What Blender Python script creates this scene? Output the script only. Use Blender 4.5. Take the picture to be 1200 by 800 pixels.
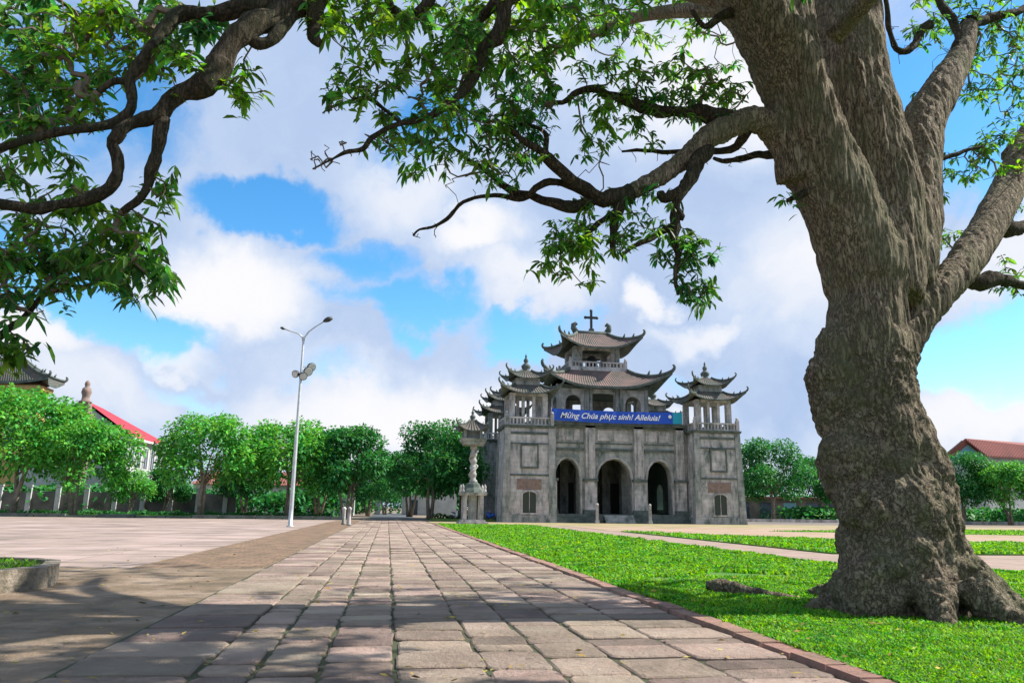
import bpy, bmesh, math, random
import numpy as np
from mathutils import Vector, Matrix, noise
from mathutils.kdtree import KDTree

R = math.radians
random.seed(7)
rng = np.random.default_rng(7)
for o in list(bpy.data.objects): bpy.data.objects.remove(o)
scene = bpy.context.scene
COL = scene.collection

# ------------------------------------------------------------------ camera
# world frame: +Y runs along the paved path, camera above the path at eye height
CR = Vector((0.98757567, -0.15662279, 0.01279013))
CU = Vector((-0.04565931, -0.20811522, 0.97703802))
CF = Vector((0.1503646, 0.96548297, 0.21268082))
CH = 1.3
cam = bpy.data.cameras.new('camera')
camo = bpy.data.objects.new('camera', cam); COL.objects.link(camo)
cam.sensor_width = 36; cam.lens = 27.0; cam.clip_start = 0.05; cam.clip_end = 6000
camo.matrix_world = Matrix(((CR.x, CU.x, -CF.x, 0), (CR.y, CU.y, -CF.y, 0), (CR.z, CU.z, -CF.z, CH), (0, 0, 0, 1)))
scene.camera = camo
scene.render.engine = 'CYCLES'
scene.view_settings.view_transform = 'Standard'
scene.view_settings.look = 'None'
scene.view_settings.gamma = 1
scene.view_settings.exposure = 0.8

def ray(px, py):
    return CR * (px - 600) + CU * (400 - py) + CF * 900
def at(px, py, Y):
    d = ray(px, py); return d * (Y / d.y) + Vector((0, 0, CH))
def rad(wpx, Y):            # half of a width in picture units at depth Y
    return wpx * 0.5 * Y / 900.0

# ------------------------------------------------------------------ sun and sky
SUN_EL = R(46)
sd = Vector((1.0, 0.05, 0)).normalized() * math.cos(SUN_EL) + Vector((0, 0, math.sin(SUN_EL)))
sl = bpy.data.lights.new('sun', 'SUN'); sl.energy = 5.0; sl.angle = R(0.5); sl.color = (1, 0.95, 0.87)
so = bpy.data.objects.new('sun', sl); COL.objects.link(so)
so.rotation_mode = 'QUATERNION'; so.rotation_quaternion = (-sd).to_track_quat('-Z', 'Y'); so.location = (40, -10, 60)

world = bpy.data.worlds.new('World'); scene.world = world; world.use_nodes = True
wt = world.node_tree; wt.nodes.clear()
def WN(t, **k):
    n = wt.nodes.new(t)
    for a, v in k.items(): setattr(n, a, v)
    return n
WL = wt.links.new
wout = WN('ShaderNodeOutputWorld'); bg = WN('ShaderNodeBackground'); bg.inputs['Strength'].default_value = 0.085
WL(bg.outputs[0], wout.inputs[0])
sky = WN('ShaderNodeTexSky', sky_type='NISHITA'); sky.sun_disc = False
sky.sun_elevation = SUN_EL; sky.sun_rotation = math.atan2(sd.x, sd.y)
sky.air_density = 1.0; sky.dust_density = 0.3; sky.ozone_density = 3.0
geo = WN('ShaderNodeTexCoord')
def wmath(op, a, b=None, c=None, clamp=False):
    n = WN('ShaderNodeMath', operation=op); n.use_clamp = clamp
    for i, v in enumerate((a, b, c)):
        if v is None: continue
        if isinstance(v, (int, float)): n.inputs[i].default_value = v
        else: WL(v, n.inputs[i])
    return n.outputs[0]
def wnoise(vec, scale, detail, rough, w=0):
    n = WN('ShaderNodeTexNoise'); n.noise_dimensions = '4D'
    n.inputs['Scale'].default_value = scale; n.inputs['Detail'].default_value = detail
    n.inputs['Roughness'].default_value = rough; n.inputs['W'].default_value = w
    WL(vec, n.inputs['Vector']); return n
vecD = geo.outputs['Generated']
warp = wnoise(vecD, 4.2, 10, 0.56, 3.1)
wsub = WN('ShaderNodeVectorMath', operation='SUBTRACT'); WL(warp.outputs['Color'], wsub.inputs[0]); wsub.inputs[1].default_value = (.5, .5, .5)
wsc = WN('ShaderNodeVectorMath', operation='SCALE'); WL(wsub.outputs[0], wsc.inputs[0]); wsc.inputs['Scale'].default_value = 0.33
wadd = WN('ShaderNodeVectorMath', operation='ADD'); WL(vecD, wadd.inputs[0]); WL(wsc.outputs[0], wadd.inputs[1])
WD = wadd.outputs[0]
def blob(px, py, rx, ry, soft=0.6):
    """mask, 1 in the middle of an ellipse of sky directions, 0 outside"""
    d = ray(px, py).normalized()
    s = WN('ShaderNodeVectorMath', operation='SUBTRACT'); WL(WD, s.inputs[0]); s.inputs[1].default_value = d
    m = WN('ShaderNodeVectorMath', operation='MULTIPLY'); WL(s.outputs[0], m.inputs[0])
    m.inputs[1].default_value = (900 / rx, 900 / rx * 0.5, 900 / ry)
    l = WN('ShaderNodeVectorMath', operation='LENGTH'); WL(m.outputs[0], l.inputs[0])
    r = WN('ShaderNodeMapRange', interpolation_type='SMOOTHSTEP'); WL(l.outputs['Value'], r.inputs['Value'])
    r.inputs['From Min'].default_value = 1.0 + soft * 0.5; r.inputs['From Max'].default_value = max(0.0, 1.0 - soft)
    return r.outputs[0]
def union(lst):
    out = None
    for args in lst:
        k = args[4]; b = blob(*args[:4], *(args[5:]))
        b = wmath('MULTIPLY', b, k)
        out = b if out is None else wmath('MAXIMUM', out, b)
    return out
gaps = union([(300, 245, 130, 36, .95, .9), (430, 300, 95, 36, .9, .9), (140, 375, 160, 46, 1.0, .8), (40, 330, 80, 70, .8, .8),
              (480, 345, 150, 36, .95, .9), (610, 375, 120, 30, .75, .9), (500, 170, 110, 90, .8, .9), (1130, 390, 140, 55, 1.0, .9),
              (1140, 110, 140, 150, 1.0, .9), (230, 440, 110, 26, .6, .9), (800, 400, 90, 30, .5, .9), (760, 460, 120, 34, .5, .9),
              (100, 100, 160, 130, .7, .9), (430, 415, 110, 26, .7, .9), (860, 240, 50, 60, .35, .9), (640, 130, 70, 70, .5, .9), (1400, 0, 300, 200, .9), (-500, 200, 250, 150, .8)])
whites = union([(270, 335, 100, 52, 1.0, .8), (220, 405, 55, 18, .7, .9), (575, 285, 85, 32, 1.0, .8), (480, 230, 90, 45, .7, 1.), (480, 465, 190, 60, 1.0, 1.), (640, 330, 90, 40, .6, 1.),
                (350, 460, 100, 45, .55, 1.), (742, 370, 28, 18, .95, .8), (930, 320, 120, 110, .95, 1.), (860, 70, 110, 70, .9, 1.), (800, 400, 60, 22, .8, .9),
                (120, 455, 130, 40, .5, 1.), (40, 410, 70, 30, .8, .9), (1130, 450, 140, 45, .9, .9), (700, 520, 500, 45, .6, 1.), (1230, 290, 100, 60, .8, .9), (620, 40, 120, 60, .6, 1.)])
n1 = wnoise(WD, 2.6, 8, 0.58, 0.7); n2 = wnoise(WD, 6.5, 8, 0.6, 5.0)
# cloud cover
cov = wmath('SUBTRACT', 1.0, gaps)
cov = wmath('ADD', cov, wmath('MULTIPLY', wmath('SUBTRACT', n2.outputs[0], 0.5), 0.9))
cov = wmath('ADD', cov, wmath('MULTIPLY', whites, 0.35))
mr = WN('ShaderNodeMapRange', interpolation_type='SMOOTHSTEP'); WL(cov, mr.inputs['Value']); mr.inputs['From Min'].default_value = 0.22; mr.inputs['From Max'].default_value = 0.66
cover = mr.outputs[0]
# cloud brightness
br = wmath('ADD', wmath('MULTIPLY', whites, 0.6), wmath('MULTIPLY', n1.outputs[0], 0.9))
br = wmath('ADD', br, wmath('MULTIPLY', n2.outputs[0], 0.35))
mr2 = WN('ShaderNodeMapRange', interpolation_type='SMOOTHSTEP'); WL(br, mr2.inputs['Value']); mr2.inputs['From Min'].default_value = 0.40; mr2.inputs['From Max'].default_value = 1.22
cr = WN('ShaderNodeValToRGB'); WL(mr2.outputs[0], cr.inputs[0])
cr.color_ramp.elements[0].color = (0.42, 0.56, 0.83, 1); cr.color_ramp.elements[0].position = 0.0
cr.color_ramp.elements[1].color = (0.97, 0.97, 1.0, 1); cr.color_ramp.elements[1].position = 1.0
e = cr.color_ramp.elements.new(0.45); e.color = (0.62, 0.73, 0.93, 1)
cs = WN('ShaderNodeVectorMath', operation='SCALE'); WL(cr.outputs[0], cs.inputs[0]); cs.inputs['Scale'].default_value = 6.8
hsv = WN('ShaderNodeHueSaturation'); hsv.inputs['Saturation'].default_value = 1.32; hsv.inputs['Value'].default_value = 1.6; hsv.inputs['Hue'].default_value = 0.494
WL(sky.outputs[0], hsv.inputs['Color'])
mx = WN('ShaderNodeMix', data_type='RGBA'); WL(cover, mx.inputs[0]); WL(hsv.outputs[0], mx.inputs[6]); WL(cs.outputs[0], mx.inputs[7])
WL(mx.outputs[2], bg.inputs['Color'])

# ------------------------------------------------------------------ helpers
def material(name, base, rough=0.85, vary=None, scale=4.0, bump=0.0, bscale=30.0, island=0.0, trans=0.0, spec=0.3, metal=0.0, detail=6, stretch=None, vary2=None, scale2=1.0):
    m = bpy.data.materials.new(name); m.use_nodes = True; t = m.node_tree; N = t.nodes; L = t.links.new
    b = N['Principled BSDF']; b.inputs['Roughness'].default_value = rough; b.inputs['Metallic'].default_value = metal
    b.inputs['Specular IOR Level'].default_value = spec
    tc = N.new('ShaderNodeTexCoord'); vec = tc.outputs['Object']
    if stretch:
        mp = N.new('ShaderNodeMapping'); mp.inputs['Scale'].default_value = stretch; L(vec, mp.inputs[0]); vec = mp.outputs[0]
    rgb = N.new('ShaderNodeRGB'); rgb.outputs[0].default_value = (*base, 1); col = rgb.outputs[0]
    def mixin(c2, sc, lo, hi, col):
        nz = N.new('ShaderNodeTexNoise'); nz.inputs['Scale'].default_value = sc; nz.inputs['Detail'].default_value = detail; nz.inputs['Roughness'].default_value = 0.65
        L(vec, nz.inputs['Vector'])
        mr = N.new('ShaderNodeMapRange'); mr.inputs['From Min'].default_value = lo; mr.inputs['From Max'].default_value = hi; L(nz.outputs[0], mr.inputs['Value'])
        mm = N.new('ShaderNodeMix'); mm.data_type = 'RGBA'; L(mr.outputs[0], mm.inputs[0]); L(col, mm.inputs[6]); mm.inputs[7].default_value = (*c2, 1)
        return mm.outputs[2]
    if vary: col = mixin(vary, scale, 0.38, 0.66, col)
    if vary2: col = mixin(vary2, scale2, 0.46, 0.68, col)
    if island:
        g = N.new('ShaderNodeNewGeometry'); hs = N.new('ShaderNodeHueSaturation')
        m1 = N.new('ShaderNodeMapRange'); m1.inputs['To Min'].default_value = 1 - island; m1.inputs['To Max'].default_value = 1 + island
        L(g.outputs['Random Per Island'], m1.inputs['Value']); L(m1.outputs[0], hs.inputs['Value'])
        ml = N.new('ShaderNodeMath'); ml.operation = 'MULTIPLY'; ml.inputs[1].default_value = 7.31; L(g.outputs['Random Per Island'], ml.inputs[0])
        fr = N.new('ShaderNodeMath'); fr.operation = 'FRACT'; L(ml.outputs[0], fr.inputs[0])
        m2 = N.new('ShaderNodeMapRange'); m2.inputs['To Min'].default_value = 0.5 - island * 0.05; m2.inputs['To Max'].default_value = 0.5 + island * 0.05
        L(fr.outputs[0], m2.inputs['Value']); L(m2.outputs[0], hs.inputs['Hue']); L(col, hs.inputs['Color']); col = hs.outputs[0]
    L(col, b.inputs['Base Color'])
    if bump:
        nb = N.new('ShaderNodeTexNoise'); nb.inputs['Scale'].default_value = bscale; nb.inputs['Detail'].default_value = 8; nb.inputs['Roughness'].default_value = 0.7
        L(vec, nb.inputs['Vector'])
        bp = N.new('ShaderNodeBump'); bp.inputs['Strength'].default_value = min(1, bump); bp.inputs['Distance'].default_value = 0.02 * max(1, bump); L(nb.outputs[0], bp.inputs['Height']); L(bp.outputs[0], b.inputs['Normal'])
    if trans:
        tr = N.new('ShaderNodeBsdfTranslucent'); hs = N.new('ShaderNodeHueSaturation'); hs.inputs['Value'].default_value = 1.8; hs.inputs['Hue'].default_value = 0.475
        hs.inputs['Saturation'].default_value = 1.1
        L(col, hs.inputs['Color']); L(hs.outputs[0], tr.inputs['Color'])
        ms = N.new('ShaderNodeMixShader'); ms.inputs[0].default_value = trans; L(b.outputs[0], ms.inputs[1]); L(tr.outputs[0], ms.inputs[2]); L(ms.outputs[0], N['Material Output'].inputs['Surface'])
    return m

M = {}
M['stone'] = material('stone', (0.42, 0.43, 0.395), .9, (0.065, 0.10, 0.085), 1.2, .9, 12, vary2=(0.42, 0.40, 0.38), scale2=1.9, detail=10, stretch=(1, 1, .4))
M['stone_light'] = material('stone_light', (0.60, 0.57, 0.54), .9, (0.10, 0.135, 0.115), 1.5, .9, 14, vary2=(0.56, 0.49, 0.48), scale2=2.2, detail=10, stretch=(1, 1, .4))
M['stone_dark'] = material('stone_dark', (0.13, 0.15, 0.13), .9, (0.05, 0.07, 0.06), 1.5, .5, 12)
M['stone_shaded'] = material('stone_shaded', (0.16, 0.22, 0.19), .9, (0.07, 0.12, 0.10), .5, .4, 12)  # teal shade of the tower's side walls put into the stone colour
M['brick'] = material('brick', (0.34, 0.24, 0.20), .9, (0.22, 0.16, 0.13), 2.5, .4, 12)
M['dark'] = material('dark_interior', (0.05, 0.06, 0.05), .9)  # near-black paint standing in for the unlit depth of openings
def bark_mat(name, hi, mid, lo, moss):
    m = bpy.data.materials.new(name); m.use_nodes = True; t = m.node_tree; N = t.nodes; L = t.links.new
    b = N['Principled BSDF']; b.inputs['Roughness'].default_value = .95; b.inputs['Specular IOR Level'].default_value = .15
    tc = N.new('ShaderNodeTexCoord')
    def mathn(op, a, b_=None):
        n = N.new('ShaderNodeMath'); n.operation = op
        for i, v in enumerate((a, b_)):
            if v is None: continue
            if isinstance(v, (int, float)): n.inputs[i].default_value = v
            else: L(v, n.inputs[i])
        return n.outputs[0]
    def nz(scale, stretch, det, rough=.6, dist=0):
        mp = N.new('ShaderNodeMapping'); mp.inputs['Scale'].default_value = stretch; L(tc.outputs['Object'], mp.inputs[0])
        n = N.new('ShaderNodeTexNoise'); n.inputs['Scale'].default_value = scale; n.inputs['Detail'].default_value = det; n.inputs['Roughness'].default_value = rough; n.inputs['Distortion'].default_value = dist
        L(mp.outputs[0], n.inputs['Vector']); return n.outputs[0]
    sx_ = N.new('ShaderNodeSeparateXYZ'); L(tc.outputs['Object'], sx_.inputs[0])
    lw = N.new('ShaderNodeMapRange'); L(sx_.outputs['Z'], lw.inputs['Value']); lw.inputs['From Min'].default_value = 3.9; lw.inputs['From Max'].default_value = 2.4
    def blend(a, b_):
        q = N.new('ShaderNodeMix'); q.data_type = 'FLOAT'; L(lw.outputs[0], q.inputs[0]); L(a, q.inputs[2]); L(b_, q.inputs[3]); return q.outputs[0]
    f1 = mathn('MULTIPLY', mathn('ABSOLUTE', mathn('SUBTRACT', blend(nz(18, (1, 1, .16), 4, .6, .4), nz(13, (1, 1, .75), 6, .62, .4)), .5)), 5.0)   # plates with fissures between
    f2 = mathn('MULTIPLY', mathn('ABSOLUTE', mathn('SUBTRACT', blend(nz(44, (1, 1, .28), 4, .65, .3), nz(38, (1, 1, .8), 5, .65, .3)), .5)), 4.5)
    f1 = mathn('MINIMUM', f1, 1.0); f2 = mathn('MINIMUM', f2, 1.0)
    hgt = mathn('ADD', mathn('MULTIPLY', f1, .65), mathn('MULTIPLY', f2, .35))
    cr_ = N.new('ShaderNodeValToRGB'); L(mathn('ADD', mathn('MULTIPLY', hgt, .75), mathn('MULTIPLY', nz(60, (1, 1, 1), 4, .7), .25)), cr_.inputs[0])
    cr_.color_ramp.elements[0].color = (*lo, 1); cr_.color_ramp.elements[0].position = .16  # fissures painted dark: crevice shade put into the bark colour
    cr_.color_ramp.elements[1].color = (*hi, 1); cr_.color_ramp.elements[1].position = .85
    e = cr_.color_ramp.elements.new(.42); e.color = (*mid, 1)
    mr = N.new('ShaderNodeMapRange'); L(nz(1.6, (1, 1, .6), 7, .7), mr.inputs['Value']); mr.inputs['From Min'].default_value = .47; mr.inputs['From Max'].default_value = .66; mr.inputs['To Max'].default_value = .75
    mm = N.new('ShaderNodeMix'); mm.data_type = 'RGBA'; L(mr.outputs[0], mm.inputs[0]); L(cr_.outputs[0], mm.inputs[6]); mm.inputs[7].default_value = (*moss, 1)
    mr3 = N.new('ShaderNodeMapRange'); L(nz(2.7, (1, 1, .8), 9, .72), mr3.inputs['Value']); mr3.inputs['From Min'].default_value = .52; mr3.inputs['From Max'].default_value = .62; mr3.inputs['To Max'].default_value = .5
    m3 = N.new('ShaderNodeMix'); m3.data_type = 'RGBA'; L(mathn('MULTIPLY', mr3.outputs[0], f1), m3.inputs[0]); L(mm.outputs[2], m3.inputs[6]); m3.inputs[7].default_value = (min(1, hi[0] * 1.15), min(1, hi[1] * 1.25), min(1, hi[2] * 1.35), 1)
    L(m3.outputs[2], b.inputs['Base Color'])
    bp = N.new('ShaderNodeBump'); bp.inputs['Distance'].default_value = .075; bp.inputs['Strength'].default_value = 1; L(hgt, bp.inputs['Height'])
    bp2 = N.new('ShaderNodeBump'); bp2.inputs['Distance'].default_value = .012; L(nz(80, (1, 1, .7), 6, .75), bp2.inputs['Height']); L(bp.outputs[0], bp2.inputs['Normal']); L(bp2.outputs[0], b.inputs['Normal'])
    return m
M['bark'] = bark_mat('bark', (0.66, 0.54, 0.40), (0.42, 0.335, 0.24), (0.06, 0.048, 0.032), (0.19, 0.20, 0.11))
M['bark_limb'] = bark_mat('bark_limb', (0.21, 0.165, 0.11), (0.11, 0.088, 0.06), (0.03, 0.026, 0.018), (0.06, 0.075, 0.04))  # darker copy of the trunk bark, shade on the limbs put into colour
M['bark_twig'] = material('bark_twig', (0.13, 0.10, 0.07), .95, (0.22, 0.18, 0.13), 7, .8, 30)
M['bark_pale'] = material('bark_pale', (0.30, 0.25, 0.20), .9, (0.14, 0.12, 0.09), 2)
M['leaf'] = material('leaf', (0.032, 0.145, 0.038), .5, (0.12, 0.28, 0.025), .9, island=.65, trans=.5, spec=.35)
M['leaf_bright'] = material('leaf_bright', (0.05, 0.27, 0.05), .6, (0.12, 0.38, 0.05), .5, island=.5, trans=.30, spec=.25)  # brighter of the two background foliage greens
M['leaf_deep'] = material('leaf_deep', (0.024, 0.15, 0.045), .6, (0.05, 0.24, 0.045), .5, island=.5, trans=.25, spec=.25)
M['grass'] = material('grass', (0.035, 0.22, 0.018), .6, (0.17, 0.40, 0.03), 2.4, island=.7, trans=.35, spec=.25, vary2=(0.15, 0.34, 0.03), scale2=.9)
M['lawn'] = material('lawn', (0.045, 0.18, 0.022), .95, (0.10, 0.22, 0.03), 1.6, 1.0, 60, vary2=(0.20, 0.20, 0.06), scale2=.45, detail=10)
M['ground'] = material('ground', (0.24, 0.19, 0.145), .95, (0.16, 0.13, 0.09), .3, .3, 20)
M['concrete'] = material('concrete', (0.36, 0.27, 0.225), .9, (0.17, 0.14, 0.115), .9, 1.2, 9, vary2=(0.46, 0.35, 0.31), scale2=.3, stretch=(.6, 1.3, 1), detail=12)
M['tile_strip'] = material('tile_strip', (0.26, 0.165, 0.105), .9, (0.12, 0.09, 0.055), 1.6, .9, 10)
M['grout'] = material('grout', (0.07, 0.065, 0.04), 1, (0.05, 0.07, 0.03), 3, .5, 30)
M['slab'] = material('slab', (0.34, 0.25, 0.195), .85, (0.13, 0.10, 0.075), 2.6, 4.0, 11, island=.34, vary2=(0.42, 0.33, 0.26), scale2=1.3, detail=12)
M['kerb'] = material('kerb_brick', (0.36, 0.20, 0.155), .9, (0.20, 0.14, 0.10), 3.2, 2.0, 12, island=.15)
M['white'] = material('white_paint', (0.72, 0.72, 0.70), .6, (0.5, 0.5, 0.48), 3)
M['pole'] = material('galvanised_metal', (0.55, 0.58, 0.58), .45, (0.42, 0.45, 0.46), 3, metal=.3)
M['black'] = material('black_metal', (0.04, 0.045, 0.045), .5)
M['glass'] = material('window_glass', (0.03, 0.05, 0.07), .1, spec=.6)
M['yellow'] = material('yellow_plaster', (0.55, 0.38, 0.14), .85, (0.42, 0.30, 0.13), 1)
M['redroof'] = material('red_sheet_roof', (0.42, 0.028, 0.045), .6, (0.32, 0.03, 0.045), .4)
M['rustroof'] = material('rust_roof', (0.30, 0.10, 0.085), .8, (0.22, 0.08, 0.07), .4)
M['blue'] = material('banner_blue', (0.018, 0.085, 0.48), .6)
M['cyan'] = material('banner_cyan', (0.02, 0.33, 0.45), .6)
M['bluewall'] = material('blue_gable', (0.16, 0.36, 0.42), .8, (0.12, 0.3, 0.36), 1)
M['palewall'] = material('pale_wall', (0.50, 0.52, 0.50), .85, (0.36, 0.38, 0.36), .6)
M['oldwall'] = material('old_wall', (0.17, 0.16, 0.14), .9, (0.07, 0.075, 0.065), .5)  # dark of the shade under the trees put into the wall colour
M['asphalt'] = material('asphalt', (0.13, 0.14, 0.15), .9, (0.09, 0.1, 0.11), 2)
def add_wave(m, scale, axis, dist):
    t = m.node_tree; N = t.nodes; L = t.links.new; tc = N.new('ShaderNodeTexCoord'); w = N.new('ShaderNodeTexWave'); w.bands_direction = axis; w.inputs['Scale'].default_value = scale
    L(tc.outputs['Object'], w.inputs[0]); bp = N.new('ShaderNodeBump'); bp.inputs['Distance'].default_value = dist; L(w.outputs['Fac'], bp.inputs['Height']); L(bp.outputs[0], N['Principled BSDF'].inputs['Normal'])
def add_joints(m, w, h, gap, dark=.45, off=.5):
    t = m.node_tree; N = t.nodes; L = t.links.new; tc = N.new('ShaderNodeTexCoord'); b = N.new('ShaderNodeTexBrick'); b.offset = off
    b.inputs['Scale'].default_value = 1; b.inputs['Brick Width'].default_value = w; b.inputs['Row Height'].default_value = h; b.inputs['Mortar Size'].default_value = gap; b.inputs['Mortar Smooth'].default_value = .4
    b.inputs['Color1'].default_value = (.82, .82, .82, 1); b.inputs['Color2'].default_value = (1, 1, 1, 1); b.inputs['Mortar'].default_value = (dark, dark, dark, 1)
    L(tc.outputs['Object'], b.inputs[0]); pb = N['Principled BSDF']; src = pb.inputs['Base Color'].links[0].from_socket
    mm = N.new('ShaderNodeMix'); mm.data_type = 'RGBA'; mm.blend_type = 'MULTIPLY'; mm.inputs[0].default_value = 1; L(src, mm.inputs[6]); L(b.outputs['Color'], mm.inputs[7]); L(mm.outputs[2], pb.inputs['Base Color'])
def wall_joints(m, w, h, dark):
    t = m.node_tree; N = t.nodes; L = t.links.new; add_joints(m, w, h, .018, dark); b = [n for n in N if n.bl_idname == 'ShaderNodeTexBrick'][0]
    tc = N.new('ShaderNodeTexCoord'); sp = N.new('ShaderNodeSeparateXYZ'); L(tc.outputs['Object'], sp.inputs[0]); ad = N.new('ShaderNodeMath'); L(sp.outputs['X'], ad.inputs[0]); L(sp.outputs['Y'], ad.inputs[1])
    cb = N.new('ShaderNodeCombineXYZ'); L(ad.outputs[0], cb.inputs['X']); L(sp.outputs['Z'], cb.inputs['Y']); L(cb.outputs[0], b.inputs[0])
wall_joints(M['stone'], 1.1, .48, .62); wall_joints(M['stone_light'], .95, .42, .68); wall_joints(M['brick'], .3, .12, .6)
add_wave(M['redroof'], .9, 'Y', .05); add_wave(M['rustroof'], .9, 'X', .05)
add_joints(M['concrete'], 2.4, 2.4, .03, .55, 0); add_joints(M['tile_strip'], .4, .4, .02, .5)
def tile_mat(name, a, b_, c):
    m = material(name, a, .9, b_, 1.2, vary2=c, scale2=.6); t = m.node_tree; N = t.nodes; L = t.links.new
    uv = N.new('ShaderNodeUVMap'); w = N.new('ShaderNodeTexWave'); w.inputs['Scale'].default_value = 1.1; w.bands_direction = 'X'; L(uv.outputs[0], w.inputs[0])
    w2 = N.new('ShaderNodeTexWave'); w2.inputs['Scale'].default_value = 1.0; w2.bands_direction = 'Y'; w2.wave_profile = 'SAW'; L(uv.outputs[0], w2.inputs[0])
    ad = N.new('ShaderNodeMath'); ad.operation = 'ADD'; L(w.outputs['Fac'], ad.inputs[0]); L(w2.outputs['Fac'], ad.inputs[1])
    bp = N.new('ShaderNodeBump'); bp.inputs['Distance'].default_value = .07; bp.inputs['Strength'].default_value = 1; L(ad.outputs[0], bp.inputs['Height']); L(bp.outputs[0], N['Principled BSDF'].inputs['Normal'])
    return m
M['tile_brown'] = tile_mat('tile_brown', (0.165, 0.125, 0.11), (0.075, 0.08, 0.068), (0.23, 0.145, 0.13))
M['tile_grey'] = tile_mat('tile_grey', (0.11, 0.115, 0.10), (0.05, 0.065, 0.055), (0.17, 0.135, 0.115))

def tag(o, label=None, cat=None, group=None, kind=None):
    if label: o['label'] = label
    if cat: o['category'] = cat
    if group: o['group'] = group
    if kind: o['kind'] = kind
    return o
def wloc(o):
    v = Vector(o.location)
    while o.parent: o = o.parent; v += Vector(o.location)
    return v
def link(name, me, mat, parent=None):
    if mat is not None: me.materials.append(mat)
    o = bpy.data.objects.new(name, me); COL.objects.link(o)
    if parent is not None: o.parent = parent
    return o
def empty(name, loc, label, cat, group=None):
    o = bpy.data.objects.new(name, None); COL.objects.link(o); o.location = loc; o.empty_display_size = .3
    return tag(o, label, cat, group)

class MB:
    def __init__(s): s.v = []; s.f = []; s.uv = {}; s.smooth = False
    def add(s, vs, fs):
        k = len(s.v); s.v += [tuple(v) for v in vs]; s.f += [tuple(i + k for i in f) for f in fs]; return k
    def box(s, x0, x1, y0, y1, z0, z1, taper=0.0):
        t = taper
        s.add([(x0, y0, z0), (x1, y0, z0), (x1, y1, z0), (x0, y1, z0), (x0 + t, y0 + t, z1), (x1 - t, y0 + t, z1), (x1 - t, y1 - t, z1), (x0 + t, y1 - t, z1)],
              [(3, 2, 1, 0), (4, 5, 6, 7), (0, 1, 5, 4), (1, 2, 6, 5), (2, 3, 7, 6), (3, 0, 4, 7)]); return s
    def prism(s, pts, z0, z1, inset=0.0):
        n = len(pts); c = (sum(p[0] for p in pts) / n, sum(p[1] for p in pts) / n)
        top = [(p[0] + (c[0] - p[0]) * inset, p[1] + (c[1] - p[1]) * inset, z1) for p in pts]
        s.add([(p[0], p[1], z0) for p in pts] + top, [tuple(range(n - 1, -1, -1)), tuple(range(n, 2 * n))] + [(i, (i + 1) % n, n + (i + 1) % n, n + i) for i in range(n)]); return s
    def tube(s, pts, rs, n=8, caps=True):
        pts = [Vector(p) for p in pts]; m = len(pts)
        if not hasattr(rs, '__len__'): rs = [rs] * m
        t = (pts[1] - pts[0]).normalized(); u = t.orthogonal().normalized(); ring = []
        for i, p in enumerate(pts):
            tt = (pts[min(i + 1, m - 1)] - pts[max(i - 1, 0)])
            if tt.length > 1e-6:
                tt.normalize(); u = (u - tt * u.dot(tt))
                u = u.normalized() if u.length > 1e-4 else tt.orthogonal().normalized()
                t = tt
            w = t.cross(u)
            ring.append([p + (u * math.cos(a) + w * math.sin(a)) * rs[i] for a in (2 * math.pi * k / n for k in range(n))])
        vs = [v for r in ring for v in r]; fs = []
        for i in range(m - 1):
            for k in range(n): fs.append((i * n + k, i * n + (k + 1) % n, (i + 1) * n + (k + 1) % n, (i + 1) * n + k))
        if caps: fs += [tuple(range(n - 1, -1, -1)), tuple((m - 1) * n + k for k in range(n))]
        s.add(vs, fs); return s
    def lathe(s, cx, cy, prof, n=12):
        vs = []; fs = []; m = len(prof)
        for r, z in prof:
            for k in range(n): a = 2 * math.pi * k / n; vs.append((cx + r * math.cos(a), cy + r * math.sin(a), z))
        for i in range(m - 1):
            for k in range(n): fs.append((i * n + k, i * n + (k + 1) % n, (i + 1) * n + (k + 1) % n, (i + 1) * n + k))
        fs += [tuple(range(n - 1, -1, -1)), tuple((m - 1) * n + k for k in range(n))]
        s.add(vs, fs); return s
    def ball(s, c, r, n=8, sz=1.0):
        prof = [(max(.001, r * math.sin(math.pi * i / n)), c[2] - r * sz * math.cos(math.pi * i / n)) for i in range(n + 1)]
        return s.lathe(c[0], c[1], prof, n + 2)
    def build(s, name, mat, parent=None, smooth=False):
        off = wloc(parent) if parent is not None else Vector((0, 0, 0))
        me = bpy.data.meshes.new(name)
        me.from_pydata([(v[0] - off.x, v[1] - off.y, v[2] - off.z) for v in s.v], [], s.f)
        if s.uv:
            ul = me.uv_layers.new(name='UVMap')
            for p in me.polygons:
                for li in p.loop_indices: ul.data[li].uv = s.uv.get(me.loops[li].vertex_index, (0, 0))
        if smooth or s.smooth: me.shade_smooth()
        me.update(); return link(name, me, mat, parent)

def np_mesh(name, V, faces, mat, parent=None, smooth=False):
    """faces: list of (n,k) int arrays"""
    me = bpy.data.meshes.new(name)
    off = wloc(parent) if parent is not None else Vector((0, 0, 0))
    V = np.asarray(V, np.float32) - np.array(off, np.float32)
    me.vertices.add(len(V)); me.vertices.foreach_set('co', V.ravel())
    loops = np.concatenate([f.ravel() for f in faces]); tot = np.concatenate([np.full(len(f), f.shape[1]) for f in faces])
    start = np.concatenate([[0], np.cumsum(tot)[:-1]])
    me.loops.add(len(loops)); me.loops.foreach_set('vertex_index', loops.astype(np.int32))
    me.polygons.add(len(tot)); me.polygons.foreach_set('loop_start', start.astype(np.int32))
    me.update(calc_edges=True); me.validate()
    if smooth: me.shade_smooth()
    return link(name, me, mat, parent)

def struct(o): return tag(o, kind='structure')
def sheet(name, pts, z, mat):
    m = MB(); m.add([(p[0], p[1], z) for p in pts], [tuple(range(len(pts)))]); return struct(m.build(name, mat))

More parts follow.
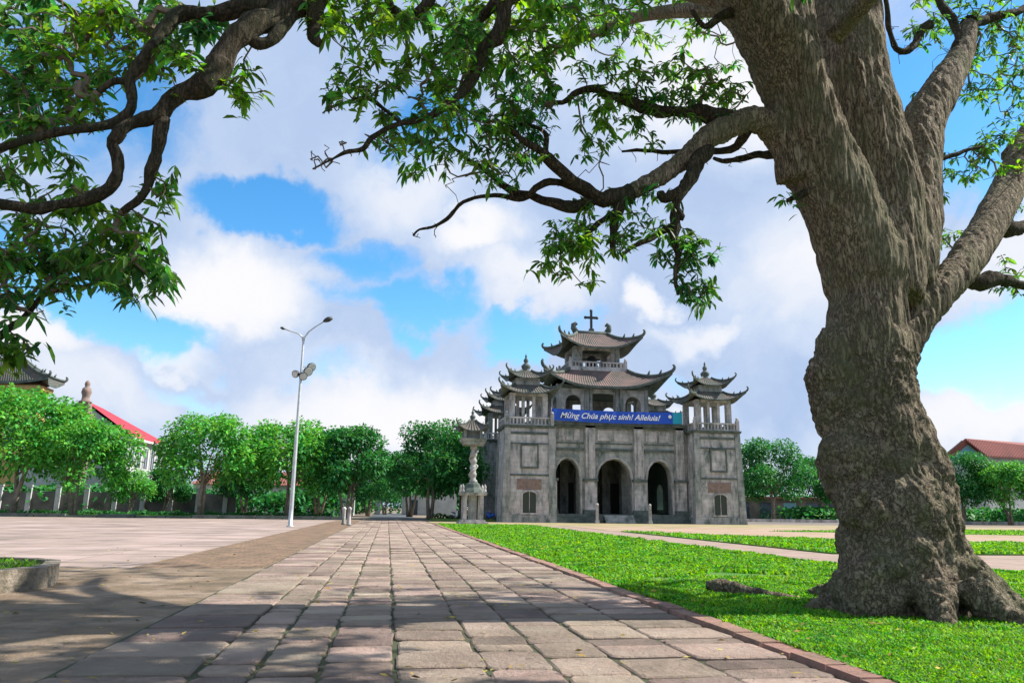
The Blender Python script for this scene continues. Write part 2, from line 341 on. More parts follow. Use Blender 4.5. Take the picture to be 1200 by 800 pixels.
def unit(a): return a / np.maximum(1e-9, np.linalg.norm(a, axis=1, keepdims=True))
def leaf_mesh(name, P, D, L, Wd, mat, parent, droop=.25, simple=False):
    n = len(P); D = unit(D); up = np.tile([0, 0, 1.], (n, 1)) + rng.normal(0, .35, (n, 3))
    U = unit(np.cross(D, up)); Nn = np.cross(U, D); L = L[:, None]; Wd = Wd[:, None]
    if simple:
        V = np.stack([P, P + D * L * .5 + U * Wd * .5, P + D * L - np.array([0, 0, 1]) * L * droop, P + D * L * .5 - U * Wd * .5], 1).reshape(-1, 3)
        k = np.arange(n)[:, None] * 4
        return np_mesh(name, V, [np.hstack([k, k + 1, k + 2, k + 3])], mat, parent)
    g = np.array([0, 0, -1.]) * L * droop
    b = P; c1 = P + D * L * .35 + g * .12; c2 = P + D * L * .70 + g * .5; t = P + D * L + g
    V = np.stack([b, c1 + U * Wd * .42 + Nn * Wd * .12, c1, c1 - U * Wd * .42 + Nn * Wd * .12, c2 + U * Wd * .5 + Nn * Wd * .12, c2, c2 - U * Wd * .5 + Nn * Wd * .12, t], 1).reshape(-1, 3)
    k = np.arange(n)[:, None] * 8
    T = np.concatenate([np.hstack([k, k + 2, k + 1]), np.hstack([k, k + 3, k + 2]), np.hstack([k + 4, k + 5, k + 7]), np.hstack([k + 5, k + 6, k + 7])])
    Q = np.concatenate([np.hstack([k + 1, k + 2, k + 5, k + 4]), np.hstack([k + 2, k + 3, k + 6, k + 5])])
    return np_mesh(name, V, [T, Q], mat, parent)

# ------------------------------------------------------------------ ground, path, lawn
sheet('ground', [(-1500, -60), (1500, -60), (1500, 3000), (-1500, 3000)], 0, M['ground'])
sheet('plaza', [(-70, 20), (-5.2, 17.6), (-4.9, 60), (-4.6, 79), (-70, 79)], .004, M['concrete'])
sheet('paved_strip', [(-5.2, 17.6), (-2.5, 17.6), (-2.5, 76), (-3.6, 79), (-4.9, 70)], .008, M['tile_strip'])
sheet('side_ground', [(-14, 2), (-2.5, 2), (-2.5, 17.6), (-5.2, 17.6), (-14, 19)], .006, material('old_paving', (0.22, 0.155, 0.10), .9, (0.10, 0.08, 0.05), 1.6, 2.2, 12, vary2=(0.33, 0.25, 0.18), scale2=.9, detail=12))
sheet('path_bed', [(-2.5, -4), (3.75, -4), (3.75, 84), (-2.5, 84)], .012, M['grout'])
sheet('forecourt', [(3.9, 62.5), (90, 62.5), (90, 76), (3.9, 76)], .004, material('forecourt_paving', (0.33, 0.25, 0.14), .9, (0.17, 0.20, 0.06), .5, .8, 12, vary2=(0.38, 0.27, 0.19), scale2=.3, detail=10))
sheet('cross_path', [(11, 16.5), (60, 14.2), (60, 21.5), (14.2, 23.6), (13.9, 62.5), (11.4, 62.5)], .004, material('cross_paving', (0.33, 0.235, 0.19), .9, (0.22, 0.17, 0.13), 1.0, .6, 12))
sheet('side_plaza', [(14.3, 48), (18.1, 40.5), (21.9, 35.8), (29.6, 33), (90, 25), (90, 62.4), (14.3, 62.4)], .006, material('side_paving', (0.36, 0.235, 0.175), .9, (0.23, 0.20, 0.09), .35, .8, 12, vary2=(0.42, 0.30, 0.24), scale2=.2, detail=10))
sheet('road', [(-60, 88), (60, 88), (60, 94), (-60, 94)], .006, M['asphalt'])
sheet('path_beyond', [(-2.2, 94), (3.4, 94), (3.4, 170), (-2.2, 170)], .006, M['asphalt'])

def slabs():
    V = []; Q = []
    cols = [-2.45, -1.42, -.97, -.48, .13, .86, 1.42, 2.02, 2.75, 3.62]
    mb = MB()
    for c in range(len(cols) - 1):
        x0, x1 = cols[c], cols[c + 1]; y = 1.5 + random.random() * .5
        while y < 82:
            ln = random.uniform(.32, .82) * (1.6 if c == 0 else 1) * (1 if y < 40 else 1.4)
            g = random.uniform(.005, .014) if c not in (1, 3) else .016
            if random.random() < .04: g *= 2
            j = lambda a=.02: random.uniform(-a, a)
            z = .034 + random.uniform(-.009, .009); tx, ty = random.uniform(-.006, .006), random.uniform(-.006, .006)
            P = [(x0 + g + j(), y + g + j()), (x1 - g + j(), y + g + j()), (x1 - g + j(), y + ln - g + j()), (x0 + g + j(), y + ln - g + j())]
            # worn corners: 8 sided outline
            O = []
            for i in range(4):
                p, q, r_ = Vector(P[i - 1]), Vector(P[i]), Vector(P[(i + 1) % 4]); k1 = random.uniform(.03, .13); k2 = random.uniform(.03, .13)
                O += [q + (p - q).normalized() * k1, q + ((p - q).normalized() * k1 + (r_ - q).normalized() * k2) * .3, q + (r_ - q).normalized() * k2]
                mid = q.lerp(r_, random.uniform(.35, .65)); nn = Vector((-(r_ - q).y, (r_ - q).x)).normalized(); O.append(mid + nn * random.uniform(-.004, .012))
            cen = Vector(((x0 + x1) / 2, y + ln / 2)); n = len(O)
            zt = [z + (o.x - cen.x) * tx * 2 + (o.y - cen.y) * ty * 2 for o in O]
            vs = [(o.x, o.y, .012) for o in O] + [(o.x, o.y, zz - .012) for o, zz in zip(O, zt)] + [(cen.x + (o.x - cen.x) * (1 - .018 / max(.2, (o - cen).length)), cen.y + (o.y - cen.y) * (1 - .018 / max(.2, (o - cen).length)), zz) for o, zz in zip(O, zt)]
            fs = [tuple(range(2 * n, 3 * n))]
            for a in (0, n): fs += [(a + i, a + (i + 1) % n, a + n + (i + 1) % n, a + n + i) for i in range(n)]
            mb.add(vs, fs); y += ln
    return struct(mb.build('path', M['slab']))
slabs()
# brick kerb along the lawn
def kerb():
    mb = MB(); y = 0.
    while y < 63:
        ln = random.uniform(.5, .8); x = 3.63 + random.uniform(-.015, .015)
        z = .066 + random.uniform(-.014, .01)
        mb.box(x, x + .27, y + .003, y + ln - .003, 0, z, .014); y += ln
    return struct(mb.build('kerb', M['kerb']))
kerb()
def kerb2():
    mb = MB(); x = -70.
    while x < -4.6:
        ln = random.uniform(2.2, 3.6)
        mb.box(x + .03, x + ln - .03, 79.6, 80.0, 0, .34 if random.random() < .75 else .2, .02); x += ln
    return mb
tag(kerb2().build('planter_kerb', M['stone_dark']), 'long low dark stone kerb across the far edge of the pale plaza', 'kerb')
m_ = MB(); m_.box(-70, -4.7, 80.05, 87.5, 0, .18); struct(m_.build('verge', M['lawn']))
m_ = MB(); m_.box(4.6, 11, 80.05, 87.5, 0, .18); struct(m_.build('verge', M['lawn']))

LZ = .045
lawn_main = [(3.86, 2.0), (40, 2.0), (40, 15.1), (11, 16.4), (11.3, 62.3), (3.86, 62.3)]
m_ = MB(); m_.prism([(3.86, 1), (3.86, 62.3), (11.3, 62.3), (11, 16.4)][::-1], 0, LZ); struct(m_.build('lawn', M['lawn']))
m_ = MB(); m_.prism([(3.87, 1), (60, 1), (60, 14.1), (11.01, 16.4)], 0, LZ); struct(m_.build('lawn', M['lawn']))
m_ = MB(); m_.prism([(14.3, 23.8), (60, 21.7), (60, 29), (29.6, 32.8), (21.9, 35.6), (18.1, 40.2), (14.4, 47.5)], 0, LZ); struct(m_.build('lawn', M['lawn']))
m_ = MB(); m_.prism([(26, 51), (90, 33), (95, 58), (48, 61)], 0, LZ - .02); struct(m_.build('lawn', M['lawn']))

soil_pts = [(7.1 + math.cos(a) * rr_, 9.8 + math.sin(a) * rr_) for a, rr_ in [(i * math.pi / 20, 1.65 + .35 * noise.noise(Vector((math.cos(i * math.pi / 20) * 2, math.sin(i * math.pi / 20) * 2, 1)))) for i in range(40)]]
sheet('soil', soil_pts, LZ + .004, material('soil', (0.13, 0.095, 0.055), 1, (0.06, 0.05, 0.03), 5, 2.0, 25, vary2=(0.08, 0.13, 0.03), scale2=3))
def in_poly(x, y, poly):
    ins = np.zeros(len(x), bool); n = len(poly)
    for i in range(n):
        (x0, y0), (x1, y1) = poly[i], poly[(i + 1) % n]
        c = ((y0 > y) != (y1 > y)) & (x < (x1 - x0) * (y - y0) / (y1 - y0 + 1e-12) + x0); ins ^= c
    return ins
def grass(name, poly, ymin, ymax, xmin, xmax, dens, label, z=LZ, clump=True):
    """blades whose spacing and width grow with distance along the lawn"""
    n = int(dens * (xmax - xmin) * (1 / ymin - 1 / ymax) * 64)
    u = rng.random(n); y = 1 / (1 / ymin - u * (1 / ymin - 1 / ymax)); x = rng.uniform(xmin, xmax, n)
    k = in_poly(x, y, poly)
    dd = np.hypot(x - 7.1, y - 9.6); k &= (dd > .75) & ((dd > 1.75) | (rng.random(n) < .35 + .4 * np.array([noise.noise(Vector((a * 2.5, b * 2.5, 4))) > 0 for a, b in zip(x, y)])))
    # keep what the view can reach, with a margin
    k &= x < y * 1.05 + 1.0
    x, y = x[k], y[k]; n = len(x); s = np.clip(y / 9, .8, 3.2)
    cn = np.array([noise.noise(Vector((a * 1.3, b * 1.3, 0))) for a, b in zip(x, y)]); bare = np.array([noise.noise(Vector((a * .5, b * .5, 9))) for a, b in zip(x, y)])
    kk = bare < .25 + .3 * rng.random(n); x, y, s, cn = x[kk], y[kk], s[kk], cn[kk]; n = len(x)
    h = (.042 + .03 * rng.random(n)) * (1 + .9 * cn) * s ** .35; w = (.006 + .006 * rng.random(n)) * s
    a = rng.uniform(0, 2 * math.pi, n); lean = rng.uniform(.2, 1.1, n); b = a + rng.uniform(-.8, .8, n)
    B = np.stack([x, y, np.full(n, z)], 1); side = np.stack([-np.sin(a), np.cos(a), np.zeros(n)], 1) * w[:, None]
    out = np.stack([np.cos(b), np.sin(b), np.zeros(n)], 1) * (h * lean)[:, None]; up = np.array([0, 0, 1.]) * h[:, None]
    V = np.stack([B - side, B + side, B + side * 1.1 + up * .6 + out * .35, B - side * 1.1 + up * .6 + out * .35, B + up * (1.05 - .35 * lean[:, None]) + out], 1).reshape(-1, 3)
    i = np.arange(n)[:, None] * 5
    o = np_mesh(name, V, [np.hstack([i, i + 1, i + 2, i + 3]), np.hstack([i + 3, i + 2, i + 4])], M['grass'])
    return tag(o, label, 'grass', kind='stuff')
grass('grass', lawn_main, 5.2, 62, 3.8, 40, 3600, 'bright green short grass over the lawn beside the stone path')
grass('grass', [(14.3, 23.8), (60, 21.7), (60, 29), (29.6, 32.8), (21.9, 35.6), (18.1, 40.2), (14.4, 47.5)], 21, 48, 14, 60, 1700, 'green grass strip beyond the crossing brown path')

grass('grass', [(26, 51), (90, 33), (95, 58), (48, 61)], 34, 61, 26, 60, 1400, 'green grass patch on the far side of the forecourt', z=LZ - .02)

# ------------------------------------------------------------------ the big near tree
def spline(pts, step=.18):
    """Catmull-Rom through (Vector, r)"""
    P = [p[0] for p in pts]; Rr = [p[1] for p in pts]; out = []
    for i in range(len(P) - 1):
        p0, p1, p2, p3 = P[max(i - 1, 0)], P[i], P[i + 1], P[min(i + 2, len(P) - 1)]
        n = max(2, int((p2 - p1).length / step))
        for k in range(n):
            t = k / n
            q = .5 * ((2 * p1) + (p2 - p0) * t + (2 * p0 - 5 * p1 + 4 * p2 - p3) * t * t + (3 * p1 - p0 - 3 * p2 + p3) * t ** 3)
            out.append((q, Rr[i] + (Rr[i + 1] - Rr[i]) * t))
    out.append((P[-1], Rr[-1])); return out
def limb(pts):
    """pts: (px, py, Y, width) along the limb"""
    return spline([(at(a, b, Y), rad(w, Y)) for a, b, Y, w in pts])

tree = empty('shade_tree', (7.1, 9.9, 0), 'huge old shade tree with thick gnarled trunk on the lawn, limbs arching over the path', 'tree')
TRUNK = [  # px, py, Y, width
    [(1066, 745, 9.85, 190), (1064, 715, 9.9, 160), (1060, 680, 9.95, 150), (1056, 620, 10.0, 145), (1050, 580, 10.0, 138), (1038, 540, 10.0, 134), (1027, 500, 10.0, 120), (1018, 460, 10.0, 118), (1016, 400, 10.0, 106), (1018, 350, 10.05, 96), (1012, 300, 10.1, 110)],
    # left stem
    [(1016, 330, 10.05, 108), (995, 270, 10.05, 108), (972, 210, 10.0, 104), (950, 160, 9.95, 98), (930, 100, 9.85, 92), (905, 45, 9.7, 96), (880, 0, 9.6, 92), (850, -60, 9.3, 80), (800, -140, 9.0, 66), (700, -230, 8.4, 54), (590, -200, 8.0, 48), (500, -120, 7.6, 42), (430, -50, 7.3, 38), (350, 8, 7.1, 34)],
    # stem rising left centre
    [(930, 110, 9.9, 90), (922, 50, 10.0, 86), (918, 0, 10.1, 84), (912, -90, 10.3, 66), (890, -200, 10.8, 48)],
    # middle stem
    [(1030, 350, 10.2, 110), (1035, 290, 10.3, 112), (1030, 220, 10.4, 108), (1012, 150, 10.5, 104), (998, 80, 10.7, 100), (992, 0, 11.0, 92), (985, -100, 11.5, 76), (1000, -220, 12.0, 56)],
    # right back limb
    [(1062, 330, 10.3, 66), (1072, 260, 10.6, 72), (1072, 190, 10.9, 74), (1084, 140, 11.1, 62), (1106, 100, 11.3, 50), (1126, 65, 11.5, 36), (1136, 28, 11.7, 26)],
    # big right limb
    [(1040, 470, 10.0, 50), (1062, 405, 10.1, 46), (1092, 352, 10.3, 50), (1128, 310, 10.8, 50), (1160, 262, 11.3, 48), (1190, 203, 11.9, 46), (1225, 130, 12.6, 42), (1270, 50, 13.2, 36), (1300, -60, 13.8, 26)],
    # left low limb
    [(938, 210, 10.0, 70), (925, 172, 9.95, 52), (905, 148, 9.9, 44), (880, 138, 9.8, 40), (855, 148, 9.7, 38), (825, 165, 9.6, 34), (800, 188, 9.55, 30), (772, 208, 9.5, 27), (737, 226, 9.4, 25)],
]
BULGE = [  # px, py, Y, radius px
    (974, 442, 9.95, 34), (984, 412, 9.98, 34), (982, 474, 9.95, 36), (990, 495, 9.95, 36), (1012, 592, 9.62, 34), (1092, 585, 9.95, 36), (1082, 545, 9.95, 34), (1020, 700, 9.45, 46), (1050, 655, 9.6, 60), (1095, 660, 9.8, 50), (1016, 640, 9.75, 34), (1010, 600, 9.85, 32), (1062, 520, 9.8, 38), (1080, 690, 9.4, 44), (1022, 665, 9.6, 30), (992, 560, 9.95, 34),
    (1000, 540, 9.8, 44), (1060, 600, 9.55, 52), (950, 165, 9.95, 24), (1055, 200, 10.2, 26), (1050, 165, 10.2, 16), (1060, 235, 10.2, 18)]
ROOTS = [  # world x, y, z, r
    [(6.5, 9.7, .4, .30), (6.1, 9.85, .18, .2), (5.7, 9.95, .06, .14), (5.3, 10.1, -.03, .09)],
    [(6.45, 9.4, .3, .26), (6.15, 9.3, .1, .17), (5.9, 9.25, -.03, .1)],
    [(7.6, 9.5, .5, .34), (8.05, 9.45, .2, .22), (8.45, 9.5, .05, .13), (8.9, 9.6, -.05, .07)],
    [(7.2, 8.95, .45, .30), (7.3, 8.6, .16, .2), (7.45, 8.3, .0, .12)], [(6.7, 9.0, .35, .28), (6.55, 8.7, .1, .18), (6.45, 8.5, -.03, .1)],
    [(7.7, 10.3, .5, .38), (8.2, 10.9, .1, .25), (9.2, 11.4, -.06, .1)], [(7.0, 10.6, .4, .34), (6.7, 11.3, .08, .2), (6.4, 11.9, -.06, .1)]]
tm = MB(); skel = []
for pts in TRUNK:
    L_ = limb(pts); tm.tube([p for p, r in L_], [r for p, r in L_], 20); skel.append(L_)
for px, py, Y, r in BULGE:
    c = at(px, py, Y); tm.ball(c, r * Y / 900, 10, 1.15)
for px, py, Y, R0, r0 in ((1012, 592, 9.38, .17, .085), (1064, 528, 9.36, .13, .07), (1035, 668, 9.15, .14, .07)):   # scars of lost limbs
    c = at(px, py, Y); ax = (Vector((0, 0, CH)) - c).normalized(); u = ax.cross(Vector((0, 0, 1))).normalized(); w_ = ax.cross(u)
    tm.tube([c + (u * math.cos(a) + w_ * math.sin(a) * 1.15) * R0 for a in [i * math.pi / 10 for i in range(21)]], r0, 10)
for rt in ROOTS:
    L_ = spline([(Vector(p[:3]), p[3]) for p in rt], .08); tm.tube([p for p, r in L_], [r for p, r in L_], 14)
raw = tm.build('trunk_raw', None)
md = raw.modifiers.new('r', 'REMESH'); md.mode = 'VOXEL'; md.voxel_size = .023
dg = bpy.context.evaluated_depsgraph_get(); me = bpy.data.meshes.new_from_object(raw.evaluated_get(dg))
bpy.data.objects.remove(raw)
nv = len(me.vertices); co = np.empty(nv * 3, np.float32); me.vertices.foreach_get('co', co); co = co.reshape(-1, 3)
# smooth the unions a little
ed = np.empty(len(me.edges) * 2, np.int32); me.edges.foreach_get('vertices', ed); ed = ed.reshape(-1, 2)
deg = np.bincount(ed.ravel(), minlength=nv)[:, None]
for it in range(22):
    acc = np.zeros_like(co)
    for c_ in range(3):
        acc[:, c_] = np.bincount(ed[:, 0], co[ed[:, 1], c_], nv) + np.bincount(ed[:, 1], co[ed[:, 0], c_], nv)
    co = co * .4 + acc / np.maximum(1, deg) * .6
me.vertices.foreach_set('co', co.ravel()); me.update()
nr = np.empty(nv * 3, np.float32); me.vertices.foreach_get('normal', nr); nr = nr.reshape(-1, 3)
disp = np.empty(nv, np.float32)
for i in range(nv):
    x, y, z = map(float, co[i]); low = min(1, max(0, (3.6 - z) / 1.6))
    big = noise.noise(Vector((x * 1.7, y * 1.7, z * 1.1)))
    wv = noise.noise(Vector((x * 2, y * 2, z * 2 + 9))) * .5
    rid = abs(noise.noise(Vector((x * 8 + wv, y * 8 + wv, z * (.8 + 3.2 * low) + wv))))
    rid2 = abs(noise.noise(Vector((x * 16 + 4, y * 16 + wv, z * (2.0 + 10 * low)))))
    lump = noise.noise(Vector((x * 4.2, y * 4.2, z * 3.8 + 5)))
    disp[i] = big * .05 + (rid - .25) * .07 + (rid2 - .25) * .035 + lump * .075 * low - .02
hm = np.clip(co[:, 2] / 7.5, 0, 1)
xf = np.ones(nv)  # thin limbs get gentler relief
far = np.hypot(co[:, 0] - 6.6, co[:, 1] - 10.2); xf = np.clip(1.35 - far * .28, .3, 1)
co = co + nr * (disp * xf)[:, None]
off = np.array(tree.location, np.float32)
me.vertices.foreach_set('co', (co - off).ravel()); me.update(); me.shade_smooth()
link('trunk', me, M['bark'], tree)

# secondary limbs: each a part
BR = [
    # upper arm of the left low limb
    [(860, 143, 9.75, 26), (825, 134, 9.8, 22), (790, 130, 9.9, 18), (735, 124, 10, 15), (710, 108, 10, 11), (690, 105, 10, 9), (660, 119, 9.9, 7), (640, 112, 9.8, 4)],
    [(737, 226, 9.4, 24), (710, 233, 9.3, 21), (682, 220, 9.2, 18), (655, 198, 9.1, 15), (636, 180, 9.0, 12), (610, 160, 8.9, 9), (590, 146, 8.8, 6)],
    [(700, 232, 9.3, 17), (672, 243, 9.35, 16), (645, 238, 9.4, 13), (620, 230, 9.5, 11), (590, 220, 9.5, 9), (562, 198, 9.6, 7), (540, 176, 9.6, 5)],
    [(690, 228, 9.3, 12), (655, 216, 9.3, 11), (630, 222, 9.3, 9), (612, 232, 9.4, 7), (585, 228, 9.5, 6), (545, 236, 9.6, 5), (525, 250, 9.7, 5), (510, 264, 9.7, 4), (492, 270, 9.8, 3), (486, 277, 9.8, 2)],
    [(640, 182, 9.0, 9), (637, 160, 9.1, 7), (625, 148, 9.2, 6), (600, 146, 9.3, 5), (565, 160, 9.4, 4)],
    [(735, 228, 9.4, 19), (722, 250, 9.3, 15), (718, 275, 9.3, 11), (718, 296, 9.3, 7)],
    [(722, 246, 9.3, 10), (700, 262, 9.2, 7), (680, 285, 9.1, 5)],
    # the knobbly hanging branch
    [(830, 172, 9.55, 26), (816, 195, 9.4, 22), (805, 215, 9.35, 18), (790, 228, 9.3, 15), (775, 232, 9.3, 12), (772, 222, 9.3, 9)],
    [(802, 216, 9.35, 16), (795, 235, 9.3, 14), (796, 256, 9.3, 13), (792, 275, 9.3, 10), (796, 300, 9.3, 8), (790, 322, 9.3, 6), (795, 345, 9.3, 4)],
    [(797, 250, 9.3, 12), (803, 256, 9.28, 11), (806, 258, 9.27, 9)],
    [(795, 262, 9.3, 10), (775, 270, 9.3, 8), (755, 278, 9.2, 7), (742, 286, 9.2, 5), (730, 300, 9.2, 4)],
    [(880, 138, 9.8, 20), (860, 170, 10.2, 12), (835, 178, 10.5, 9), (800, 176, 10.8, 8), (765, 178, 11, 6), (730, 176, 11, 4)],
    [(925, 170, 10.1, 20), (905, 182, 10.4, 13), (885, 185, 10.6, 10), (860, 190, 10.8, 8), (840, 186, 11, 5)],
    # centre top limb coming down from the overhead limb
    [(640, -180, 8.1, 30), (615, -80, 8.0, 28), (598, -10, 7.9, 24), (585, 30, 7.9, 21), (570, 60, 7.9, 18), (552, 92, 7.9, 14), (535, 112, 7.8, 11), (508, 134, 7.8, 9), (472, 142, 7.8, 8), (440, 160, 7.8, 7), (425, 172, 7.8, 6), (400, 174, 7.7, 5), (385, 182, 7.7, 3), (364, 196, 7.7, 2)],
    [(470, 142, 7.8, 6), (440, 115, 7.9, 5), (415, 118, 8, 4), (388, 124, 8, 3), (378, 130, 8, 2)],
    [(500, -120, 7.6, 24), (510, -40, 7.6, 20), (498, 0, 7.6, 16), (478, 18, 7.6, 13), (460, 10, 7.6, 9), (448, -10, 7.6, 6)],
    [(595, 0, 7.9, 18), (570, 15, 8.2, 13), (550, 40, 8.4, 10), (520, 55, 8.6, 7)],
    # top left limbs
    [(350, 8, 7.1, 36), (325, 18, 7.0, 34), (300, 28, 6.9, 33), (275, 52, 6.8, 31), (258, 80, 6.8, 28), (235, 102, 6.7, 25), (212, 112, 6.7, 23), (198, 128, 6.6, 22), (180, 142, 6.6, 20), (160, 147, 6.6, 17), (140, 155, 6.5, 15)],
    [(192, 140, 6.6, 18), (187, 165, 6.6, 15), (178, 190, 6.6, 14), (172, 215, 6.6, 12), (158, 238, 6.6, 11), (143, 250, 6.6, 8)],
    [(143, 154, 6.5, 16), (133, 170, 6.5, 15), (138, 195, 6.5, 14), (130, 220, 6.5, 14), (112, 231, 6.5, 15), (85, 240, 6.5, 14), (45, 242, 6.4, 14), (0, 240, 6.3, 14), (-60, 244, 6.2, 13)],
    [(350, 0, 7.1, 26), (315, 4, 7.0, 24), (285, 8, 7.0, 22), (250, 15, 7, 20), (218, 14, 7, 18), (195, 30, 6.9, 17), (172, 62, 6.8, 16), (155, 88, 6.8, 15), (150, 110, 6.8, 14), (150, 132, 6.7, 13), (132, 145, 6.7, 12), (105, 155, 6.6, 11), (60, 160, 6.6, 10), (0, 170, 6.5, 9), (-50, 175, 6.5, 7)],
    [(355, 8, 7.1, 22), (335, 30, 7.0, 18), (318, 48, 6.9, 15), (300, 52, 6.9, 13), (285, 42, 6.9, 12)],
    [(150, 100, 6.8, 11), (130, 100, 6.8, 9), (113, 108, 6.8, 8)],
    [(375, -10, 7.1, 24), (372, 20, 7.1, 20), (368, 42, 7.1, 15), (376, 52, 7.1, 9)],
    [(-40, 430, 6.8, 12), (-5, 395, 6.9, 9), (20, 372, 7.0, 7), (45, 350, 7.1, 6), (70, 343, 7.2, 4)],
    # right crown
    [(1136, 28, 11.7, 24), (1150, 25, 11.8, 16), (1170, 18, 11.9, 12), (1200, 12, 12, 10), (1240, -5, 12.1, 8)],
    [(1110, 95, 11.3, 16), (1120, 40, 11.6, 13), (1090, -20, 12, 10)],
    [(1130, 322, 10.8, 26), (1150, 330, 10.9, 22), (1172, 326, 11.0, 18), (1200, 332, 11.1, 12), (1230, 340, 11.2, 8)],
    [(1170, 265, 11.4, 24), (1188, 268, 11.5, 20), (1215, 262, 11.7, 16), (1260, 250, 12, 10)],
    [(1088, 30, 11.4, 14), (1060, 60, 11.2, 10), (1045, 40, 11.2, 8), (1040, -40, 11.2, 6)],
    [(1085, 210, 11, 12), (1100, 190, 11, 8), (1125, 178, 11, 6), (1150, 172, 11, 4)],
    [(875, 0, 9.6, 20), (840, 25, 9.5, 10), (825, 30, 9.4, 7), (812, 14, 9.4, 5)],
    [(945, 225, 9.9, 14), (932, 232, 9.8, 8), (922, 236, 9.8, 5)],
]
for pts in BR:
    L_ = limb(pts)
    L_ = [(p + Vector((noise.noise(p * 1.7), noise.noise(p * 1.7 + Vector((9, 0, 0))), noise.noise(p * 1.7 + Vector((0, 9, 0))))) * .07, r * (1 + .22 * noise.noise(p * 3.1) + .22 * noise.noise(p * 8.3))) for p, r in L_]
    L_ = spline(L_, .07) if len(L_) < 40 else L_
    skel.append(L_); b_ = MB()
    b_.tube([p + Vector((noise.noise(p * 5.3), noise.noise(p * 5.3 + Vector((7, 0, 0))), noise.noise(p * 5.3 + Vector((0, 7, 0))))) * min(.04, r * .6) for p, r in L_], [max(.006, r * (1 + .18 * noise.noise(p * 14))) for p, r in L_], 12 if L_[0][1] > .08 else 7)
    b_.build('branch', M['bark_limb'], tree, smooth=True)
# high limbs above the frame
for a, b, r in [((5.5, 10.5, 9.5), (2, 15, 12.5), .22), ((6.6, 11.5, 9.8), (8, 16, 13.5), .22), ((6.6, 11.8, 10.5), (4, 19, 13.8), .2), ((5.2, 10, 9.2), (1, 9, 12.5), .2), ((11.8, 12.3, 8.2), (16, 14, 11), .18), ((7.4, 12.5, 12), (11, 12, 14.5), .14), ((2, 8.3, 9.4), (-2, 8, 11.5), .15), ((3.5, 8.6, 9.3), (-1, 12, 12), .16), ((5.4, 9.6, 8.8), (4.4, 5.2, 9.4), .16), ((4.2, 8.8, 8.9), (1.2, 4.4, 8.2), .15), ((6.6, 9.9, 8.6), (8.2, 6.2, 9.4), .16), ((7.2, 9.9, 9.6), (8.8, 8.0, 11.2), .14)]:
    a, b = Vector(a), Vector(b); mid = a.lerp(b, .5) + Vector((0, 0, .5))
    L_ = spline([(a, r), (mid, r * .7), (b, r * .35)], .25); skel.append(L_)
    MB().tube([p for p, _ in L_], [q for _, q in L_], 9).build('branch', M['bark'], tree, smooth=True)

# twigs and leaves: tips are joined one after another to the nearest wood
CL = [  # px, py, rx, ry, Ylo, Yhi, n
    (70, 45, 110, 60, 6.9, 8.4, 130), (180, 40, 60, 55, 7.0, 8.2, 50), (50, 118, 75, 38, 6.8, 8.0, 56), (60, 205, 60, 30, 6.7, 7.8, 22), (20, 100, 40, 80, 6.6, 7.6, 30),
    (90, 285, 108, 55, 6.6, 8.2, 125), (150, 320, 58, 32, 6.4, 7.6, 34), (30, 325, 45, 45, 6.5, 7.6, 30), (15, 408, 32, 18, 6.6, 7.0, 14), (185, 225, 25, 30, 6.3, 7.0, 8), (60, 228, 60, 14, 6.8, 7.4, 5),
    (205, 62, 26, 18, 6.6, 7, 7), (288, 95, 34, 22, 6.6, 7.0, 10), (250, 20, 60, 16, 6.8, 7.6, 16), (210, 85, 14, 20, 6.5, 6.9, 3),
    (420, 15, 70, 22, 7, 8, 34), (480, 45, 85, 40, 7.3, 8.4, 62), (410, 95, 30, 32, 7.5, 8.2, 16), (600, 20, 90, 28, 7.6, 8.8, 52), (690, 18, 55, 30, 8.0, 9.2, 26), (670, 45, 30, 15, 8, 9, 6),
    (490, 115, 50, 45, 7.5, 8.6, 34), (570, 90, 75, 55, 7.8, 9.4, 70), (560, 150, 80, 45, 8.6, 9.6, 62), (620, 125, 35, 65, 8.6, 9.8, 28), (500, 185, 50, 30, 9.2, 9.9, 14), (590, 200, 45, 22, 9, 9.8, 10), (640, 75, 18, 40, 8.5, 9.4, 8), (470, 170, 40, 16, 7.8, 9, 7),
    (720, 78, 50, 12, 9.7, 10.3, 16), (790, 98, 70, 28, 9.7, 10.4, 46), (720, 120, 50, 25, 9.7, 10.2, 24), (810, 120, 55, 25, 9.6, 10.4, 28), (700, 155, 28, 32, 9.7, 10.3, 14), (860, 100, 25, 20, 9.7, 10.2, 6), (740, 155, 40, 18, 9.9, 10.4, 9),
    (690, 272, 55, 28, 8.9, 9.7, 40), (655, 298, 28, 28, 8.9, 9.5, 18), (760, 255, 45, 30, 9.0, 9.6, 20), (740, 235, 30, 20, 9.2, 10, 8), (700, 320, 18, 12, 9, 9.3, 3),
    (822, 288, 26, 18, 9.1, 9.5, 18), (785, 298, 20, 12, 9.2, 9.5, 6), (818, 348, 22, 22, 9.1, 9.5, 18), (805, 320, 18, 12, 9.2, 9.4, 5),
    (1150, 30, 60, 45, 11.2, 12.6, 60), (1075, 20, 20, 30, 11, 12, 8), (1180, 90, 40, 45, 11.2, 12.4, 34), (1120, 100, 30, 30, 11.2, 12.2, 10), (1160, 165, 30, 30, 11, 12.2, 16), (1155, 195, 45, 18, 10.8, 11.6, 12), (1195, 150, 20, 40, 11.5, 12.3, 10), (1105, 280, 22, 16, 10.8, 11.5, 8), (1185, 310, 22, 14, 11, 11.5, 5), (1188, 345, 20, 10, 11, 11.4, 3), (1080, 120, 12, 25, 11, 11.6, 4), (1110, 205, 14, 30, 10.8, 11.4, 5),
    (920, 230, 14, 8, 9.7, 9.9, 3), (828, 32, 14, 8, 9.3, 9.6, 2), (1200, 240, 20, 30, 11.4, 12.3, 6)]
tips = []
